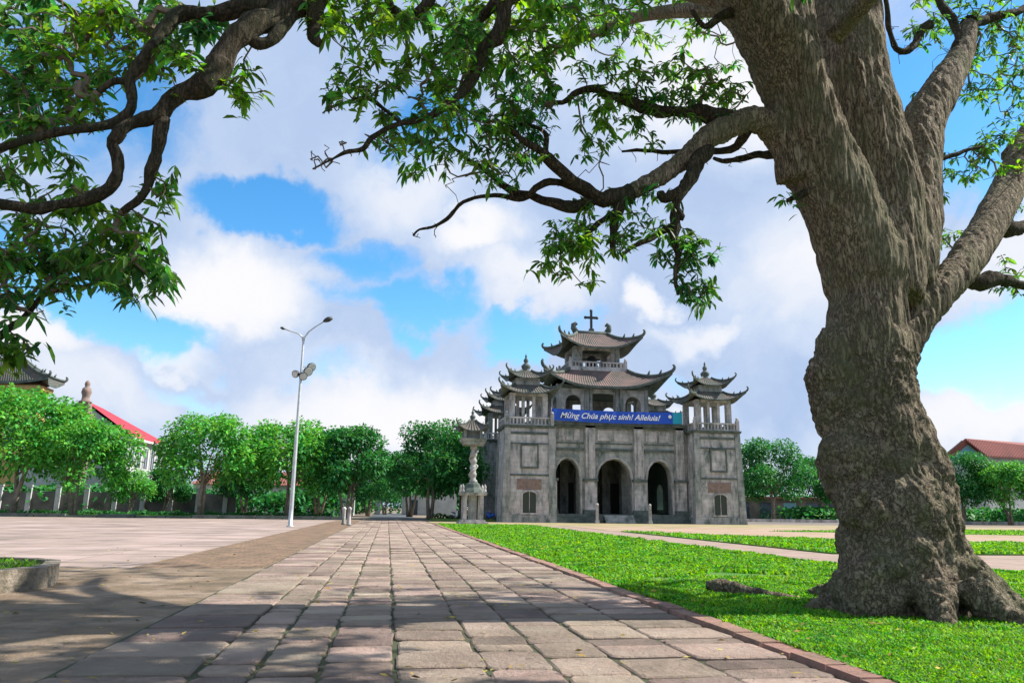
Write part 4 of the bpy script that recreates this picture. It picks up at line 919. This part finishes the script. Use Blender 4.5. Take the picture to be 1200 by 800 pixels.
# ------------------------------------------------------------------ carved pillar by the lawn
mx_, my_ = 7.25, 67.6
mon = empty('stone_pillar_shrine', (mx_, my_, 0), 'slender carved stone pillar shrine with a small dark pagoda roof, left of the bell tower', 'monument')
m = MB(); m.box(mx_ - 1.25, mx_ + 1.25, my_ - 1.25, my_ + 1.25, 0, .16); m.box(mx_ - 1.05, mx_ + 1.05, my_ - 1.05, my_ + 1.05, .16, .32); m.build('base', M['stone_light'], mon)
for sx in (-1, 1):
    for sy in (-1, 1):
        m = MB(); x, y = mx_ + sx * .72, my_ + sy * .72; m.box(x - .16, x + .16, y - .16, y + .16, .32, 2.4); m.build('post', M['stone_light'], mon)
m = MB(); m.box(mx_ - .34, mx_ + .34, my_ - .34, my_ + .34, .32, 2.4); m.build('core', M['stone'], mon)
m = MB(); m.box(mx_ - 1.1, mx_ + 1.1, my_ - 1.1, my_ + 1.1, 2.4, 2.62, -.06); m.build('lintel', M['stone_light'], mon)
m = MB(); m.lathe(mx_, my_, [(1.05, 2.62), (.95, 2.8), (.72, 3.05), (.6, 3.35), (.42, 3.5)], 8); m.build('dome', M['stone_dark'], mon)
for sx, sy in ((-1, -1), (1, -1), (1, 1), (-1, 1)):
    m = MB(); x, y = mx_ + sx * .95, my_ + sy * .95; m.lathe(x, y, [(.1, 2.6), (.16, 2.75), (.1, 2.9), (.13, 3.1), (.02, 3.35)], 8); m.build('corner_knob', M['stone_light'], mon)
m = MB()
zs = [3.45 + i * .12 for i in range(30)]
m.lathe(mx_, my_, [(.27 + .05 * math.sin(i * 1.3), z) for i, z in enumerate(zs)], 10)
hel = [Vector((mx_ + .33 * math.cos(a), my_ + .33 * math.sin(a), 3.5 + a * .22)) for a in [i * .35 for i in range(43)]]
m.tube(hel, [.085 + .03 * math.sin(i * 1.1) for i in range(43)], 6); m.build('carved_shaft', M['stone_light'], mon, True)
m = MB(); m.box(mx_ - 1.1, mx_ + .95, my_ - 1.0, my_ + 1.0, 6.98, 7.25, -.1); m.box(mx_ - .9, mx_ + .85, my_ - .85, my_ + .85, 6.7, 6.97, -.1); m.build('capital', M['stone'], mon)
m = MB()
for sx in (-1, 1):
    for sy in (-1, 1): x, y = mx_ - .15 + sx * .7, my_ + sy * .7; m.box(x - .12, x + .12, y - .12, y + .12, 7.25, 7.95)
m.box(mx_ - .7, mx_ + .4, my_ - .5, my_ + .5, 7.26, 7.9); m.build('lantern', M['stone'], mon)
pagoda_roof(mon, M['tile_grey'], mx_ - .15, my_, 1.2, 1.2, .25, .25, 7.92, 8.9, .55, .25, .1, 12, 6, r=.07, curl=.34)
m = MB(); finial(m, mx_ - .15, my_, 8.8, 1.2, .28); m.build('finial', M['stone_dark'], mon, True)

# ------------------------------------------------------------------ lamp post
lx, ly = -6.07, 51.9
lamp = empty('street_lamp', (lx, ly, 0), 'tall pale street lamp post with two curved arms and a cluster of floodlights', 'street lamp')
m = MB(); m.lathe(lx, ly, [(.24, 0), (.24, .06), (.14, .08), (.135, 1.2), (.07, 12.1), (.05, 12.2)], 12); m.build('pole', M['pole'], lamp, True)
for pts, nm in (([(0, 12.0), (.05, 12.35), (.3, 12.75), (.75, 13.15), (1.25, 13.5)], 'arm'), ([(0, 12.0), (-.08, 12.35), (-.35, 12.6), (-.8, 12.72), (-1.25, 12.85)], 'arm')):
    m = MB(); m.tube([Vector((lx + a, ly, z)) for a, z in pts], [.065, .06, .05, .045, .04], 8); a_ = m.build(nm, M['pole'], lamp, True)
    ex, ez = lx + pts[-1][0], pts[-1][1]; s = 1 if pts[-1][0] > 0 else -1; dz = .28 if s > 0 else .1; k = 1 if s > 0 else .55
    h = MB(); h.tube([Vector((ex - s * .05, ly, ez)), Vector((ex + s * .1, ly, ez + dz * .3)), Vector((ex + s * .3 * k, ly, ez + dz * .65)), Vector((ex + s * .55 * k, ly, ez + dz))], [.05 * k, .15 * k, .19 * k, .1 * k], 10)
    h.build('lamp_head', M['black'], a_, True)
for ox, oz, rr, rz in ((.42, 10.05, .32, 25), (.62, 10.35, .30, 25), (-.3, 9.85, .26, -30), (.15, 9.72, .28, 10)):
    m = MB(); x, y, z = lx + ox, ly - .12, oz
    ax = Vector((math.sin(R(rz)), -.75, -.35)).normalized(); m.tube([Vector((x, y, z)) - ax * .16, Vector((x, y, z)) - ax * .1, Vector((x, y, z)) + ax * .08, Vector((x, y, z)) + ax * .14], [.1, rr * .8, rr, rr * .98], 14)
    f_ = m.build('floodlight', M['black'], lamp)
    m = MB(); c0 = Vector((x, y, z)) + ax * .142; m.tube([c0, c0 + ax * .01], [rr * .85, rr * .8], 14); m.build('lens', M['pole'], f_)
    m = MB(); m.tube([Vector((lx, ly, z)), Vector((x, y, z)) - ax * .15], .03, 6); m.build('bracket', M['pole'], f_)

# ------------------------------------------------------------------ planter in the left foreground
pl = empty('planter', (-7.5, 14, 0), 'low rough concrete planter bed with grass at the left edge of the foreground', 'planter')
PP = [(-7.2, 10.4), (-5.45, 12.75), (-5.2, 13.4), (-5.25, 14.0), (-5.6, 15.0), (-6.1, 15.45), (-9.8, 17.2), (-12, 13)]
m = MB(); cxp, cyp = -8.3, 14.0; inn = [(p[0] + (cxp - p[0]) * .08, p[1] + (cyp - p[1]) * .08) for p in PP]; n = len(PP)
m.add([(p[0], p[1], 0) for p in PP] + [(p[0], p[1], .33) for p in PP] + [(p[0], p[1], .33) for p in inn] + [(p[0], p[1], .2) for p in inn], [(i, (i + 1) % n, n + (i + 1) % n, n + i) for i in range(n)] + [(n + i, n + (i + 1) % n, 2 * n + (i + 1) % n, 2 * n + i) for i in range(n)] + [(2 * n + i, 2 * n + (i + 1) % n, 3 * n + (i + 1) % n, 3 * n + i) for i in range(n)])
m.build('rim', material('old_concrete', (0.30, 0.25, 0.185), .95, (0.09, 0.085, 0.055), 3.2, 2.5, 12, vary2=(0.40, 0.33, 0.26), scale2=5, detail=10), pl)
m = MB(); m.add([(p[0], p[1], .27) for p in inn], [tuple(range(n))]); m.build('soil', M['grout'], pl)
n_ = 9000; x = rng.uniform(-12, -5, n_); y = rng.uniform(10, 17.3, n_); k = in_poly(x, y, inn); x, y = x[k], y[k]; n_ = len(x)
a = rng.uniform(0, 2 * math.pi, n_); D = np.stack([np.cos(a) * .6, np.sin(a) * .6, np.ones(n_)], 1); Lg = rng.uniform(.07, .16, n_)
o = leaf_mesh('planter_grass', np.stack([x, y, np.full(n_, .26)], 1), D, Lg, np.full(n_, .018), M['grass'], pl, .2, True); o['kind'] = 'stuff'

# ------------------------------------------------------------------ background trees
def tree_meshes(seed, h, cr, ch, mat, stems, nleaf=5200, lsz=.34):
    nleaf = int(nleaf * 1.6); lsz *= 1.2
    rs = np.random.default_rng(seed); rd_ = random.Random(seed); t = MB()
    zc = h - ch * .46; cl = []
    for i in range(34):
        a = rd_.uniform(0, 6.28); el = rd_.uniform(-.7, 1) ; q = rd_.uniform(.45, .92)
        cl.append((cr * q * math.cos(a) * math.sqrt(max(.1, 1 - el * el * .8)), cr * q * math.sin(a) * math.sqrt(max(.1, 1 - el * el * .8)), zc + el * ch * .45, rd_.uniform(.2, .36) * cr))
    for s in range(stems):
        a = rd_.uniform(0, 6.28); b = (math.cos(a) * .35 * (s > 0), math.sin(a) * .35 * (s > 0))
        top = Vector((b[0] * 3 + rd_.uniform(-.5, .5), b[1] * 3, h * .45)); mid = Vector((b[0] * 2, b[1] * 1.5, h * .2)) + Vector((rd_.uniform(-.2, .2), rd_.uniform(-.2, .2), 0))
        r = .055 * h * .5 * (1 if stems == 1 else .7); t.tube([Vector((b[0], b[1], 0)), mid, top], [r * 1.3, r, r * .7], 8)
        for k in range(4):
            c = cl[rd_.randrange(len(cl))]; e = Vector(c[:3]); t.tube([mid.lerp(top, rd_.uniform(.4, 1)), top.lerp(e, .5) + Vector((0, 0, .3)), e], [r * .55, r * .35, r * .12], 6)
    w = np.array([c[3] ** 2 for c in cl]); idx = rs.choice(len(cl), nleaf, p=w / w.sum()); C = np.array(cl)[idx]
    v = unit(rs.normal(0, 1, (nleaf, 3))); v[:, 2] = np.abs(v[:, 2]) * np.where(rs.random(nleaf) < .75, 1, -1); rr = C[:, 3:4] * rs.uniform(.55, 1.12, (nleaf, 1))
    P = C[:, :3] + v * rr * np.array([1.15, 1.15, .85]); D = v + rs.normal(0, .7, (nleaf, 3)); D[:, 2] -= .15
    L = rs.uniform(.7, 1.3, nleaf) * lsz
    return t, (P, D, L)
TV = []
def make_tree(seed, h, cr, ch, mat, stems, lsz=.34, nleaf=5200):
    t, (P, D, L) = tree_meshes(seed, h, cr, ch, mat, stems, nleaf, lsz)
    return dict(h=h, trunk=t, leaves=(P, D, L), mat=mat)
def place_new(proto, x, y, label, name='garden_tree', group='trees around the plaza', trunk_mat=None):
    r = empty(name, (x, y, 0), label, 'tree', group)
    t = MB(); t.v = [(a + x, b + y, c) for a, b, c in proto['trunk'].v]; t.f = proto['trunk'].f; t.build('trunk', trunk_mat or M['bark_pale'], r, True)
    P, D, L = proto['leaves']; leaf_mesh('crown', P + np.array([x, y, 0]), D, L, L * .62, proto['mat'], r, .3, True); return r
def copy_tree(src, x, y, rz, s, label):
    c = src.copy(); COL.objects.link(c); c.location = (x, y, 0); c.rotation_euler = (0, 0, rz); c.scale = (s, s, s) if not hasattr(s, '__len__') else s; c['label'] = label
    for ch in src.children: d = ch.copy(); COL.objects.link(d); d.parent = c
    return c
pA = make_tree(1, 8.9, 4.8, 6.4, M['leaf_bright'], 3); pB = make_tree(2, 9.6, 4.8, 7.2, M['leaf_bright'], 2); pC = make_tree(3, 8.8, 4.4, 6.4, M['leaf_deep'], 3); pD = make_tree(4, 9.8, 5.2, 8.0, M['leaf_deep'], 2, nleaf=6500)
def gx(px, Y): return at(px, 600, Y).x
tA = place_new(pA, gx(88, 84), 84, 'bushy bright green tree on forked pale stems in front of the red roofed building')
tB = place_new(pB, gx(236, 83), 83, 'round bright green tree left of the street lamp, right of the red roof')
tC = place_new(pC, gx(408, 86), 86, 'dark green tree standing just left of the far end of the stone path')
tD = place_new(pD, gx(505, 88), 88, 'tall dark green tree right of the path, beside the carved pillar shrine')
copy_tree(tA, gx(335, 86), 86, 2.2, 1.08, 'tallest bright tree of the row, right behind the street lamp')
copy_tree(tB, gx(12, 84), 84, 1.2, 1.2, 'large bright green tree at the left edge of the photo below the yellow building')
copy_tree(tA, gx(150, 92), 92, 4.0, .52, 'smaller tree filling the gap below the white windowed wall')
copy_tree(tC, gx(288, 96), 96, 1.0, .8, 'darker tree set back between the two bright trees left of the lamp')
copy_tree(tC, gx(372, 98), 98, 3.0, .9, 'dark tree set back right of the street lamp')
copy_tree(tC, gx(192, 96), 96, 5.0, .55, 'low dark tree below the right end of the red roof')
copy_tree(tD, gx(540, 100), 100, 2.0, 1.0, 'dark tree behind the carved pillar shrine')
copy_tree(tC, gx(480, 112), 112, 2.6, .95, 'dark tree farther along the right side of the path')
copy_tree(tC, gx(452, 135), 135, .6, .85, 'small leafy tree at the far end of the path')
copy_tree(tC, gx(432, 118), 118, .2, .75, 'small dark tree farther along the left side of the path')
# right hand trees
copy_tree(tD, gx(905, 106), 106, .8, (1.0, 1.0, 1.08), 'round dark green tree between the bell tower and the big trunk')
copy_tree(tC, gx(962, 112), 112, 2.8, 1.0, 'dark green tree just left of the big trunk, partly hidden by it')
copy_tree(tD, gx(1130, 100), 100, 3.2, .92, 'green tree right of the big trunk in front of the blue gabled house')
copy_tree(tA, gx(1185, 96), 96, 5.2, .9, 'bushy green tree at the right edge in front of the rust red roof')
copy_tree(tC, gx(1080, 104), 104, 1.7, .95, 'dark tree mostly hidden behind the big trunk')
copy_tree(tC, gx(1240, 100), 100, 4.1, 1.0, 'dark tree just beyond the right edge of the photo')
# far tree belt
def belt(name, pts, h, n, label):
    P = []; 
    for i in range(n):
        k = random.random() * (len(pts) - 1); a = int(k); p = Vector(pts[a]).lerp(Vector(pts[a + 1]), k - a)
        hh = h * (.75 + .3 * noise.noise(Vector((p.x * .09, p.y * .09, 3)))); P.append((p.x + random.gauss(0, 1.6), p.y + random.gauss(0, 2), hh * random.random() ** .6))
    P = np.array(P); D = rng.normal(0, 1, (n, 3)); L = rng.uniform(.4, .95, n)
    return tag(leaf_mesh(name, P, D, L, L * .7, M['leaf_deep'], None, .3, True), label, 'trees', kind='stuff')
belt('far_foliage', [(-70, 101), (-48, 101.5), (-30, 102), (-16, 106), (-7, 110)], 4.6, 7000, 'dark shrubs behind the boundary wall and left tree row')
belt('far_foliage', [(-110, 125), (-60, 138), (-20, 142), (-4, 150)], 6.5, 13000, 'dark mass of far foliage behind the left tree row')
belt('far_foliage', [(-9, 166), (-3, 168), (4, 168), (12, 166)], 6.0, 2600, 'dark foliage closing the far end of the path behind the small gateway')
belt('far_foliage', [(6, 150), (20, 140), (60, 138), (110, 130), (170, 120)], 6.5, 15000, 'dark mass of far foliage behind the bell tower and to its right')
belt('far_foliage', [(60, 110), (75, 108), (100, 106), (130, 104)], 2.6, 8000, 'added dark shrubs standing in for shade under the trees right of the big trunk')  # undergrowth added to bring in the dark beneath the trees
# low hedges at the feet of the trees
for (x0, x1, yy, lb) in ((-44, -6, 88.5, 'low green hedge under the tree row left of the path'), (4.5, 11, 90, 'low green hedge under the trees right of the path')):
    n = int((x1 - x0) * 130); P = np.stack([rng.uniform(x0, x1, n), rng.normal(yy, .4, n), rng.uniform(.1, .6, n) ** 1], 1); P[:, 2] *= np.array([.8 + .5 * noise.noise(Vector((a * .6, 0, 0))) for a in P[:, 0]])
    L = rng.uniform(.18, .34, n); tag(leaf_mesh('hedge', P, rng.normal(0, 1, (n, 3)) + [0, -.4, .5], L, L * .7, M['leaf_deep'], None, .2, True), lb, 'hedge', kind='stuff')

# ------------------------------------------------------------------ left buildings
hall = empty('red_roof_hall', (-40, 112, 0), 'long white walled hall with a steep red roof behind the left trees', 'building')
m = MB(); m.box(-46, -34, 108, 127, 0, 9.9); m.add([(-46, 108, 9.9), (-34, 108, 9.9), (-40, 108, 14.2)], [(0, 1, 2)]); m.build('wall', M['palewall'], hall)
m = MB(); ez = 9.9
m.add([(-46.7, 107.5, ez), (-33.3, 107.5, ez), (-33.3, 127.7, ez), (-46.7, 127.7, ez), (-40, 107.5, 14.6), (-40, 115, 14.3)], [(1, 2, 5, 4), (2, 3, 5), (3, 0, 4, 5)])
m.build('roof', M['redroof'], hall)
m = MB(); m.box(-46.7, -33.3, 107.5, 127.7, 9.6, 9.88); m.build('eave', M['white'], hall)
for k in range(6):
    y0 = 108.8 + k * 3.1
    m = MB(); m.box(-34.05, -33.93, y0, y0 + 1.7, 6.2, 8.9); w_ = m.build('window', M['glass'], hall)
    m = MB(); m.box(-33.99, -33.88, y0 - .15, y0, 6.1, 9.0); m.box(-33.99, -33.88, y0 + 1.7, y0 + 1.85, 6.1, 9.0); m.box(-33.99, -33.88, y0, y0 + 1.7, 8.9, 9.05); m.box(-33.92, -33.87, y0 + .8, y0 + .9, 6.2, 8.9); m.build('window_frame', M['white'], w_)
p = at(99, 478, 103); sx, sy = p.x, 103
m = MB(); m.box(sx - .9, sx + .9, sy - .9, sy + .9, 0, 12.2); m.box(sx - .7, sx + .7, sy - .7, sy + .7, 12.2, 13.6, .08); m.box(sx - 1.0, sx + 1.0, sy - 1.0, sy + 1.0, 12.0, 12.25); m.build('turret', M['brick'], hall)
m = MB(); m.lathe(sx, sy, [(.75, 13.6), (.8, 13.75), (.5, 13.9), (.45, 14.4), (.62, 14.9), (.5, 15.4), (.25, 15.6), (.34, 15.9), (.28, 16.2), (.05, 16.45)], 10); m.build('turret_finial', M['brick'], hall, True)

yc = empty('yellow_church', (-56, 112, 0), 'tall yellow church with a dark curved eave, cut by the left edge', 'building')
ye = at(62, 440, 108); yx = ye.x
m = MB(); m.box(yx - 18, yx - 1.6, 108.5, 111.3, 0, ye.z - 1.2); m.build('wall', M['yellow'], yc)
for z0, z1, q in ((3.4, 3.0, 1.3), (1.9, 1.4, 1.1)):
    m = MB(); m.box(yx - 18.3, yx - q, 108.2, 111.6, ye.z - z0, ye.z - z1); m.build('cornice', M['yellow'], yc)
pagoda_roof(yc, M['tile_grey'], yx - 8.8, 109.9, 8.2, 2.2, 4, .4, ye.z - 1.0, ye.z + 2.4, .8, .4, .35, 20, 7, 1.2, r=.2, curl=.5)
for k in range(5):
    x0 = yx - 5 - k * 4.0; m = MB(); m.box(x0, x0 + 1.6, 108.4, 108.55, 8, 11.5); m.build('window', M['glass'], yc)
    m = MB(); m.box(x0 + 2.4, x0 + 3.0, 108.2, 108.49, 0, ye.z - 3.41); m.build('pilaster', M['white'], yc)
# wall with pale pillars behind the left trees
fw = empty('boundary_wall', (-40, 98, 0), 'old grey boundary wall with pale pillars seen between the left tree trunks', 'wall')
m = MB(); m.box(-70, -18, 98, 98.3, 0, 2.6); m.build('wall_panel', M['oldwall'], fw)
for k in range(17):
    x0 = -69 + k * 3.1; m = MB(); m.box(x0, x0 + .5, 97.7, 97.98, 0, 3.1); m.box(x0 - .08, x0 + .58, 97.62, 97.99, 3.1, 3.3); m.build('pillar', M['palewall'], fw)
# low long building behind the trees, left of the path
lb_ = empty('low_building', (-14, 118, 0), 'low pale building behind the tree row left of the path end', 'building')
m = MB(); m.box(-27, -5, 116, 124, 0, 4.2); m.build('wall', M['palewall'], lb_)
m = MB(); m.add([(-27.6, 115.4, 4.2), (-4.4, 115.4, 4.2), (-4.4, 124.6, 4.2), (-27.6, 124.6, 4.2), (-25, 120, 6.2), (-7, 120, 6.2)], [(0, 1, 5, 4), (1, 2, 5), (2, 3, 4, 5), (3, 0, 4)]); m.build('roof', M['rustroof'], lb_)
for k in range(6):
    m = MB(); m.box(-25.5 + k * 3.5, -24 + k * 3.5, 115.92, 116.05, 1.0, 3.2); m.build('window', M['glass'], lb_)
# end of path gate
eg = empty('end_gate', (1.5, 150, 0), 'small pale gateway with a flat white lintel at the far end of the path', 'gate')
for x in (-1.8, 4.4):
    m = MB(); m.box(x - .5, x + .5, 149.5, 150.5, 0, 4.4); m.build('pier', M['palewall'], eg)
m = MB(); m.box(-2.8, 5.4, 149.3, 150.7, 4.4, 5.3); m.build('lintel', M['white'], eg)
hb = empty('tiled_house', (8, 140, 0), 'small house with an orange brown hipped roof right of the far end of the path', 'building')
m = MB(); m.box(2.6, 12, 138, 146, 0, 4.6); m.build('wall', M['palewall'], hb)
m = MB(); m.add([(1.8, 137.2, 4.6), (12.8, 137.2, 4.6), (12.8, 146.8, 4.6), (1.8, 146.8, 4.6), (5, 142, 7.4), (10, 142, 7.4)], [(0, 1, 5, 4), (1, 2, 5), (2, 3, 4, 5), (3, 0, 4)]); m.build('roof', material('orange_roof', (.42, .2, .13), .9), hb)
m = MB(); m.box(4, 5.2, 137.9, 138.05, .1, 2.6); m.build('door', M['glass'], hb)

# ------------------------------------------------------------------ right buildings
rb = empty('gabled_house', (100, 124, 0), 'house with a rust red roof and pale blue gable rising behind the right hand trees', 'building')
def P2(px, py, Y): return at(px, py, Y)
Y0 = 118; gl, gt, gr = P2(1107, 531, Y0), P2(1127, 514, Y0), P2(1150, 533, Y0); ht = gt.z; he = min(gl.z, gr.z)
m = MB(); x0, x1, xt = gl.x, gr.x, gt.x; dpx = 60
m.add([(x0, Y0, 0), (x1, Y0, 0), (x1, Y0, he), (xt, Y0, ht - .2), (x0, Y0, he)] + [(x0 + 8, Y0 + 40, 0), (x1 + dpx, Y0 + 12, 0), (x1 + dpx, Y0 + 12, he), (x0 + 8, Y0 + 40, he)], [(0, 1, 2, 3, 4), (1, 6, 7, 2), (0, 4, 8, 5)])
m.build('wall', M['palewall'], rb)
m = MB(); m.add([(x0 + .1, Y0 - .05, he - 1.2), (x1 - .1, Y0 - .05, he - 1.2), (x1 - .1, Y0 - .05, he - .1), (xt, Y0 - .05, ht - .35), (x0 + .1, Y0 - .05, he - .1)], [(0, 1, 2, 3, 4)]); m.build('gable', M['bluewall'], rb)
m = MB(); a_ = [(xt - .0, Y0 - .8, ht), (x1 + .4, Y0 - .8, he - .1), (x1 + dpx, Y0 + 11, he - .1), (xt + dpx, Y0 + 16, ht), (x0 - .5, Y0 - .8, he - .2), (x0 + dpx, Y0 + 22, he - .2)]
m.add(a_ + [(v[0], v[1], v[2] - .25) for v in a_], [(0, 1, 2, 3), (0, 3, 5, 4), (6, 9, 8, 7), (6, 10, 11, 9), (0, 6, 7, 1), (4, 10, 6, 0), (1, 7, 8, 2)]); m.build('roof', M['rustroof'], rb)
m = MB(); m.box(xt - .7, xt + .7, Y0 - .1, Y0 - .01, he - 1.6, he - .2); m.build('window', M['glass'], rb)
kw = empty('long_shed', (60, 128, 0), 'low dark shed with blue doors beneath the trees right of the bell tower', 'building')
m = MB(); m.box(48, 90, 126, 132, 0, 3.6); m.build('wall', M['oldwall'], kw)
m = MB(); m.box(47.5, 90.5, 125.2, 132.8, 3.6, 3.9); m.build('roof', M['rustroof'], kw)
for k in range(9):
    m = MB(); m.box(50 + k * 4.3, 52.3 + k * 4.3, 125.9, 126.04, .1, 2.9); m.build('door', M['bluewall'] if k % 3 == 1 else M['glass'], kw)
m = MB(); m.box(42, 92, 99.5, 99.9, 0, .4); tag(m.build('planter_kerb', M['stone_light']), 'long low pale kerb below the trees right of the bell tower', 'kerb')

# parked motorbikes in the shade
def motorbike(x, y, rz, mat, label, src=None):
    r = empty('motorbike', (x, y, 0), label, 'motorbike', 'motorbikes parked under the trees')
    for s in (-.62, .62):
        w_ = MB(); w_.tube([Vector((x + s, y - .05, .3)), Vector((x + s, y + .05, .3))], .3, 14); w_.build('wheel', M['black'], r)
    b_ = MB(); b_.tube([Vector((x - .75, y, .72)), Vector((x - .3, y, .62)), Vector((x + .1, y, .42)), Vector((x + .45, y, .55)), Vector((x + .52, y, .95))], [.1, .17, .14, .13, .1], 8); b_.build('body', mat, r, True)
    s_ = MB(); s_.tube([Vector((x - .7, y, .82)), Vector((x - .35, y, .8)), Vector((x + .05, y, .76))], [.08, .13, .08], 8); s_.build('seat', M['black'], r, True)
    h_ = MB(); h_.tube([Vector((x + .62, y, .3)), Vector((x + .5, y, 1.02))], .035, 6); h_.tube([Vector((x + .42, y - .32, 1.08)), Vector((x + .5, y, 1.02)), Vector((x + .42, y + .32, 1.08))], .025, 6); h_.build('handlebar', M['pole'], r)
    r.rotation_euler.z = rz; return r
motorbike(gx(533, 82), 82, 1.0, M['white'], 'white motorbike parked in the shade left of the carved pillar shrine')
motorbike(gx(575, 81), 81, 2.0, M['blue'], 'blue motorbike parked between the carved pillar shrine and the bell tower')

# fallen leaves on the path and plaza
P = []; 
for i in range(800):
    y = 5.5 + random.random() ** 1.7 * 22; x = random.uniform(-8, 11); P.append((x, y, .05 if -2.5 < x < 3.6 else (.10 if x > 3.6 else .012)))
P = np.array(P); n = len(P); a = rng.uniform(0, 6.28, n); D = np.stack([np.cos(a), np.sin(a), rng.uniform(0, .25, n)], 1); L = rng.uniform(.05, .11, n)
tag(leaf_mesh('fallen_leaves', P, D, L, L * .4, material('dry_leaf', (.30, .20, .05), .8, (.35, .33, .05), 3, island=.5), None, .05, True), 'scattered small dry yellow leaves on the paving and lawn', 'leaves', kind='stuff')
